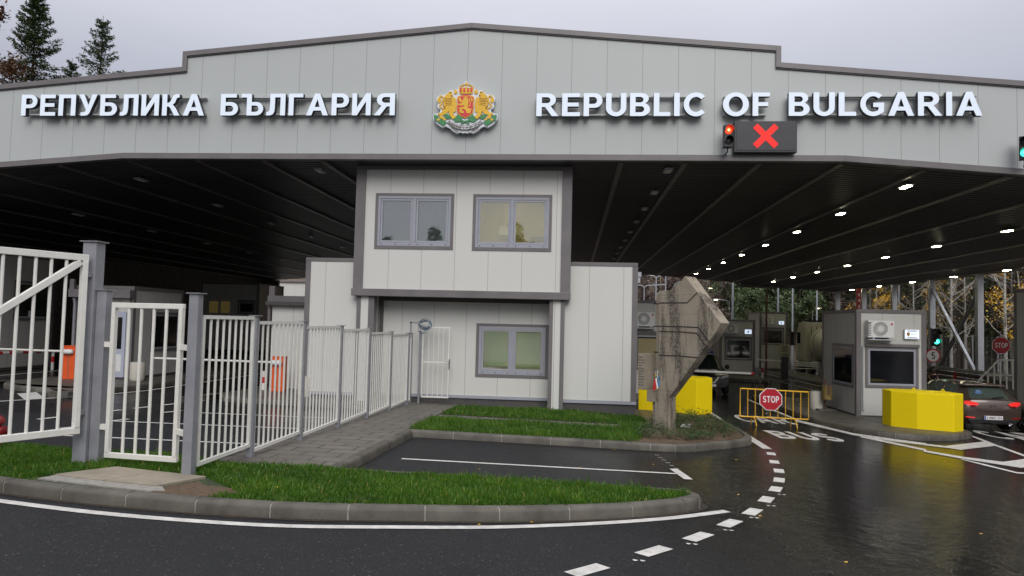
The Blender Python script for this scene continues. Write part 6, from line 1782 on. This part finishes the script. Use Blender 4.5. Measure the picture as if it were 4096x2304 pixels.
# fallen leaves
vs = []; 
for k in range(26):
    x, y = rg.uniform(-6, 9), rg.uniform(4.5, 20); zz_ = G(x, y) + .012; s = rg.uniform(.015, .035); az = rg.random() * 6.28
    if in_poly(np.array([[x, y]]), VERGE)[0]: zz_ += .2
    elif -5.3 < x < 4.4 and y > 14.6 or -5.3 < x < -3.2 and y > 9.8: continue
    vs.append([[x + s * cos(az + q), y + s * sin(az + q) * .7, zz_ + (.006 if i_ % 2 else 0)] for i_, q in enumerate((0, 1.5, 3.0, 4.6))])
o = leaves_mesh('fallen_leaves', np.array(vs), 4, rg.random(len(vs)), m_gold); o['kind'] = 'stuff'; o['label'] = 'scattered small fallen leaves on the wet asphalt'


# ================================================================== TREES
def rand_leaves(rg, C, L, wk, flat=.4):
    n = len(C); az = rg.random(n) * 2 * pi; el = rg.normal(0, flat, n); d = np.stack([np.cos(az) * np.cos(el), np.sin(az) * np.cos(el), np.sin(el)], 1)
    b = rg.random(n) * 2 * pi; s = np.stack([-np.sin(az), np.cos(az), np.sin(b) * .8], 1)
    L = L[:, None]; return np.stack([C, C + d * L * .5 + s * L * wk, C + d * L, C + d * L * .5 - s * L * wk], 1)


def spruce(seed, H, R, n_br, n_leaf, name, label):
    rg = np.random.default_rng(seed); rr = random.Random(seed)
    o = thing(name, label, 'tree', (0, 0, 0))
    m = M(); m.tube([(0, 0, -.5), (0, 0, H * .5), (0, 0, H)], [.26, .15, .015], 8)
    C = []; D = []; tone = []
    for k in range(n_br):
        u = (k + rr.random() * .8) / n_br; h = H * (.10 + .885 * u); L = R * (1.02 - u) ** .88 * rr.choice((rr.uniform(.8, 1.08), rr.uniform(.55, 1.))) + .18; az = k * 2.4 + rr.uniform(-.5, .5)
        dr = rr.uniform(-.30, -.05) if u < .8 else rr.uniform(.1, .5)
        tip = np.array([cos(az) * L, sin(az) * L, h + dr * L + .16 * L])
        if k % 2 == 0: m.tube([(0, 0, h), tuple((np.array([0, 0, h]) * .5 + tip * .5) - np.array([0, 0, .05 * L])), tuple(tip)], [.02 + .01 * L, .015, .005], 4, cap=False)
        nl = int(n_leaf * (.35 + L / R))
        q = rg.random(nl) ** .75; side = rg.normal(0, 1, nl) * .15 * L * (1.08 - q) ** .8
        base = np.array([0, 0, h]) * (1 - q[:, None]) + tip * q[:, None]
        base += np.stack([-np.sin(az) * side, np.cos(az) * side, -np.abs(rg.normal(0, .05 + .035 * L, nl)) - .05 * np.sin(q * pi) * L], 1)
        C.append(base); tone.append(np.clip(.12 + .5 * q + rg.normal(0, .18, nl) + .15 * sin(k * 7.3), 0, 1))
    C = np.concatenate(C); tone = np.concatenate(tone)
    m.build('trunk', m_bark, o, smooth=60)
    leaves_mesh('crown', rand_leaves(rg, C, rg.uniform(.11, .26, len(C)), .16, .4), 4, tone, m_needle, o)
    return o


def broad(seed, H, R, bark, leafm, n, name, label, base=.35, lsize=(.12, .28), limbs=16, tr=.14, clumpy=.45, upright=1., wk=.3):
    rg = np.random.default_rng(seed); rr = random.Random(seed)
    o = thing(name, label, 'tree', (0, 0, 0))
    m = M(); bend = rr.uniform(-.3, .3)
    pts = [(bend * sin(k * .8), bend * .6 * sin(k * 1.1), -.4 + (H + .3) * k / 6) for k in range(7)]
    m.tube(pts, [tr * (1 - k / 6.6) for k in range(7)], 8)
    ends = []
    for k in range(limbs):
        u = base + (1 - base) * (k + rr.random()) / limbs; h = H * u; az = rr.random() * 2 * pi; L = R * (1.15 - u * .75) * rr.uniform(.6, 1.1)
        b = Vector((0, 0, h)); e = Vector((cos(az) * L, sin(az) * L, h + L * rr.uniform(.35, .9) * upright)); mid = b.lerp(e, .5) + Vector((0, 0, -.08 * L))
        m.tube([b, mid, e], [tr * .35 * (1.1 - u), tr * .2, .008], 5, cap=False)
        ends.append((mid, e, L))
        for q in range(4):
            s0 = b.lerp(e, rr.uniform(.35, .95)); a2 = az + rr.uniform(-1.1, 1.1); l2 = L * rr.uniform(.25, .5)
            e2 = s0 + Vector((cos(a2) * l2, sin(a2) * l2, l2 * rr.uniform(.2, .9) * upright)); m.tube([s0, e2], [tr * .1, .005], 4, cap=False); ends.append((s0, e2, l2))
    m.build('trunk', bark, o, smooth=60)
    if n:
        idx = rg.integers(0, len(ends), n); q = rg.random(n)
        A = np.array([tuple(e[0]) for e in ends])[idx]; Bv = np.array([tuple(e[1]) for e in ends])[idx]; Ls = np.array([e[2] for e in ends])[idx]
        C = A + (Bv - A) * q[:, None] + rg.normal(0, 1, (n, 3)) * (clumpy * .32 * Ls[:, None] + .08)
        tone = np.clip(.30 + .25 * q + .12 * np.sin(idx * 1.7) + rg.normal(0, .18, n), 0, 1)
        leaves_mesh('crown', rand_leaves(rg, C, rg.uniform(*lsize, n), wk, .6), 4, tone, leafm, o)
    return o


def place(o, x, y, s=1., rot=0., z=None):
    o.location = (x, y, (hill_z(x, y) if z is None else z) - .15); o.rotation_euler = (0, 0, rot); o.scale = (s, s, s); return o


sA = spruce(11, 26.3, 6.6, 420, 260, 'spruce_tree', 'tall dense spruce rising behind the canopy roof at the photo corner'); place(sA, -38.2, 46, 1., 0, -1.5)
sB = spruce(12, 25.4, 6.0, 240, 190, 'spruce_tree', 'slimmer sparse spruce with upturned top behind the canopy roof'); place(sB, -34.9, 48.4, 1., 1., -1.4)
br_ = broad(13, 20., 5., m_bark, leaf_mat('russet_leaves', [(0, (.05, .025, .012)), (.6, (.12, .06, .03)), (1, (.20, .11, .05))], .2), 9000, 'russet_tree', 'russet brown broadleaf tree at the foot of the tall dense spruce'); place(br_, -38.6, 42., 1.)
place(dup(sB, label='small spruce between the two tall roof line conifers'), -39.9, 52.0, .93, 2., -1.4)

rt = random.Random(21)
kinds = {
    'pine': spruce(31, 15, 3.2, 120, 45, 'pine_tree', 'dark conifer in the wood beyond the mesh fence'),
    'gold': broad(32, 11, 2.6, m_birch, m_gold, 1900, 'birch_tree', 'golden leaved birch beyond the outer columns', base=.2, lsize=(.10, .2), upright=1.1),
    'bare': broad(33, 13, 2.4, m_birch, m_gold, 330, 'birch_tree', 'nearly bare white birch beyond the mesh fence', base=.22, lsize=(.08, .15), limbs=24, upright=1.3),
    'brown': broad(34, 8.5, 2.6, m_bark, m_brown, 5200, 'bare_tree', 'leafless brown tree on the hillside', base=.12, lsize=(.3, .8), limbs=22, upright=1.3, wk=.045),
    'green': broad(35, 11, 4.2, m_bark, m_green, 5200, 'pine_tree', 'bushy green tree on the slope beyond the police car', base=.12, lsize=(.22, .5), limbs=22, clumpy=.6),
}
LB = {'pine': 'dark conifer in the wood beyond the mesh fence', 'gold': 'golden leaved birch beyond the outer canopy columns', 'bare': 'nearly bare white birch beyond the mesh fence', 'brown': 'leafless brown tree on the hillside behind the checkpoint', 'green': 'bushy green tree on the slope beyond the booths'}
used = set()
def put(kind, x, y, s, label=None):
    o = kinds[kind] if kind not in used else dup(kinds[kind])
    top = {'pine': 15, 'gold': 12, 'bare': 14, 'brown': 9, 'green': 12.5}[kind]
    s = min(s, (1.6 + .30 * (y - 1) - hill_z(x, y)) / top)
    used.add(kind); place(o, x, y, s, rt.random() * 6.28)
    o['label'] = label or LB[kind]; o['group'] = {'pine': 'conifers in the wood beyond the fence', 'gold': 'golden birches beyond the columns', 'bare': 'bare birches beyond the fence', 'brown': 'leafless trees on the hillside', 'green': 'green trees on the slope'}[kind]
# explicit trees first
def pxy(px, Y): d = ray(px / KPX, 1250 / KPX); return d.x * Y / d.y
def col_at(px, X): d = ray(px / KPX, 1250 / KPX); return X * d.y / d.x
for px, X, k, s, lb in ((3805, 27.5, 'bare', 1.0, 'white birch with a fan of bare branches behind the crossed brace'), (3860, 29, 'bare', .85, None), (3655, 28, 'bare', .85, None), (4022, 27, 'bare', 1.05, 'slender white birch with a straight trunk before dark conifers'), (3760, 31, 'gold', .75, None), (3500, 28.5, 'gold', .95, 'golden birch glowing above the nearest booth roof'), (3535, 30, 'gold', .8, None), (4075, 30, 'gold', .9, None)):
    put(k, X, col_at(px, X), s, lb)
for k in range(95):
    Y = rt.uniform(40, 105); x = 29 + abs(rt.gauss(0, 6))
    put(rt.choice(['pine', 'pine', 'pine', 'pine', 'bare', 'brown', 'pine']), x + 2.5, Y, rt.uniform(.8, 1.3))
for k in range(60):
    Y = rt.uniform(88, 128); x = rt.uniform(2, 40) * Y / 100
    px = (lambda q: q)(x)
    put('brown', x, Y, rt.uniform(.65, 1.05))
for px, Y, s in ((2990, 88, 1.05), (3060, 90, 1.15), (2960, 96, 1.1), (3120, 92, .9), (3030, 100, 1.3), (3200, 88, .95), (3260, 92, 1.0), (3310, 96, 1.1), (3160, 100, 1.2), (2900, 104, 1.0), (3400, 98, 1.1), (3000, 84, .7)):
    put('green', pxy(px, Y), Y, s)
for px, Y, s in ((2640, 92, 1.), (2600, 100, .9), (2720, 105, 1.), (2760, 96, .8), (2830, 99, .8)): put('bare', pxy(px, Y), Y, s, 'thin bare birch on the brown hillside behind the monument')

# the wood behind the viewpoint closes the low sky and is mirrored in the office windows
rg = np.random.default_rng(77); vs = []; tt = []
for k in range(64):
    ang = radians(180 + 180 * (k + rg.random()) / 64); rad = rg.uniform(44, 62); cx_, cy_ = rad * cos(ang) * 1.2, rad * sin(ang) * .9 + 6
    hh_ = rg.uniform(8.5, 14.5); nb = 1500; u = rg.random(nb) ** .8
    rr_ = (1 - u) * hh_ * .17 + .2; az = rg.random(nb) * 6.283
    C = np.stack([cx_ + rr_ * np.cos(az), cy_ + rr_ * np.sin(az), -1 + u * hh_], 1)
    vs.append(rand_leaves(rg, C, rg.uniform(.35, .8, nb), .22, .35)); tt.append(np.clip(rg.normal(.4, .2, nb), 0, 1))
o = leaves_mesh('woodland', np.concatenate(vs), 4, np.concatenate(tt), m_needle); o['kind'] = 'stuff'; o['label'] = 'dark conifer wood mirrored in the office windows'


# ================================================================== LIGHT, SKY, CAMERA
def light_and_camera():
    w = bpy.data.worlds.new('World'); SC.world = w; w.use_nodes = True
    nt = w.node_tree; N = nt.nodes; L = nt.links
    bg = N['Background']
    sky = N.new('ShaderNodeTexSky'); sky.sky_type = 'NISHITA'; sky.sun_disc = False
    sky.sun_elevation = radians(36); sky.sun_rotation = radians(170); sky.air_density = 1.2; sky.dust_density = 3.
    g = N.new('ShaderNodeTexCoord'); sx = N.new('ShaderNodeSeparateXYZ'); L.new(g.outputs['Generated'], sx.inputs[0])
    r = N.new('ShaderNodeValToRGB'); L.new(sx.outputs[2], r.inputs['Fac'])
    e = r.color_ramp.elements
    e[0].position = 0.; e[0].color = (5.2, 5.35, 6.05, 1)
    e[1].position = 1.; e[1].color = (17.5, 17.5, 18., 1)
    m = e.new(.28); m.color = (5.1, 5.25, 6.15, 1)
    mp = N.new('ShaderNodeMapping'); mp.inputs['Scale'].default_value = (1, 1, 3.2); L.new(g.outputs['Generated'], mp.inputs['Vector'])
    n = N.new('ShaderNodeTexNoise'); n.inputs['Scale'].default_value = 2.2; n.inputs['Detail'].default_value = 7; n.inputs['Distortion'].default_value = .4; L.new(mp.outputs['Vector'], n.inputs['Vector'])
    cl = math_node(nt, 'MULTIPLY_ADD', n.outputs['Fac'], .34, .83)
    v = N.new('ShaderNodeVectorMath'); v.operation = 'SCALE'; L.new(r.outputs['Color'], v.inputs[0]); L.new(cl, v.inputs['Scale'])
    mx = mixc(nt, .93, sky.outputs['Color'], v.outputs[0])
    L.new(mx, bg.inputs['Color']); bg.inputs['Strength'].default_value = .1
    s = bpy.data.lights.new('sun', 'SUN'); s.energy = 1.5; s.angle = radians(35); s.color = (1., .97, .93)
    so_ = bpy.data.objects.new('sun', s); COL.objects.link(so_)
    so_.rotation_euler = (radians(54), 0, radians(10))
    cam = bpy.data.cameras.new('camera'); co = bpy.data.objects.new('camera', cam); COL.objects.link(co)
    cam.sensor_width = 36; cam.sensor_fit = 'HORIZONTAL'; cam.lens = FPX / 4096 * 36; cam.clip_end = 1000; cam.clip_start = .1
    co.matrix_world = Matrix.Translation((0, 0, EYE)) @ CAMR.to_4x4()
    SC.camera = co
    SC.view_settings.view_transform = 'Standard'; SC.view_settings.look = 'None'; SC.view_settings.exposure = 0; SC.view_settings.gamma = 1
    SC.cycles.use_denoising = True
    SC.cycles.max_bounces = 6; SC.cycles.diffuse_bounces = 3; SC.cycles.glossy_bounces = 3; SC.cycles.transparent_max_bounces = 8
    SC.cycles.sample_clamp_indirect = 6


light_and_camera()
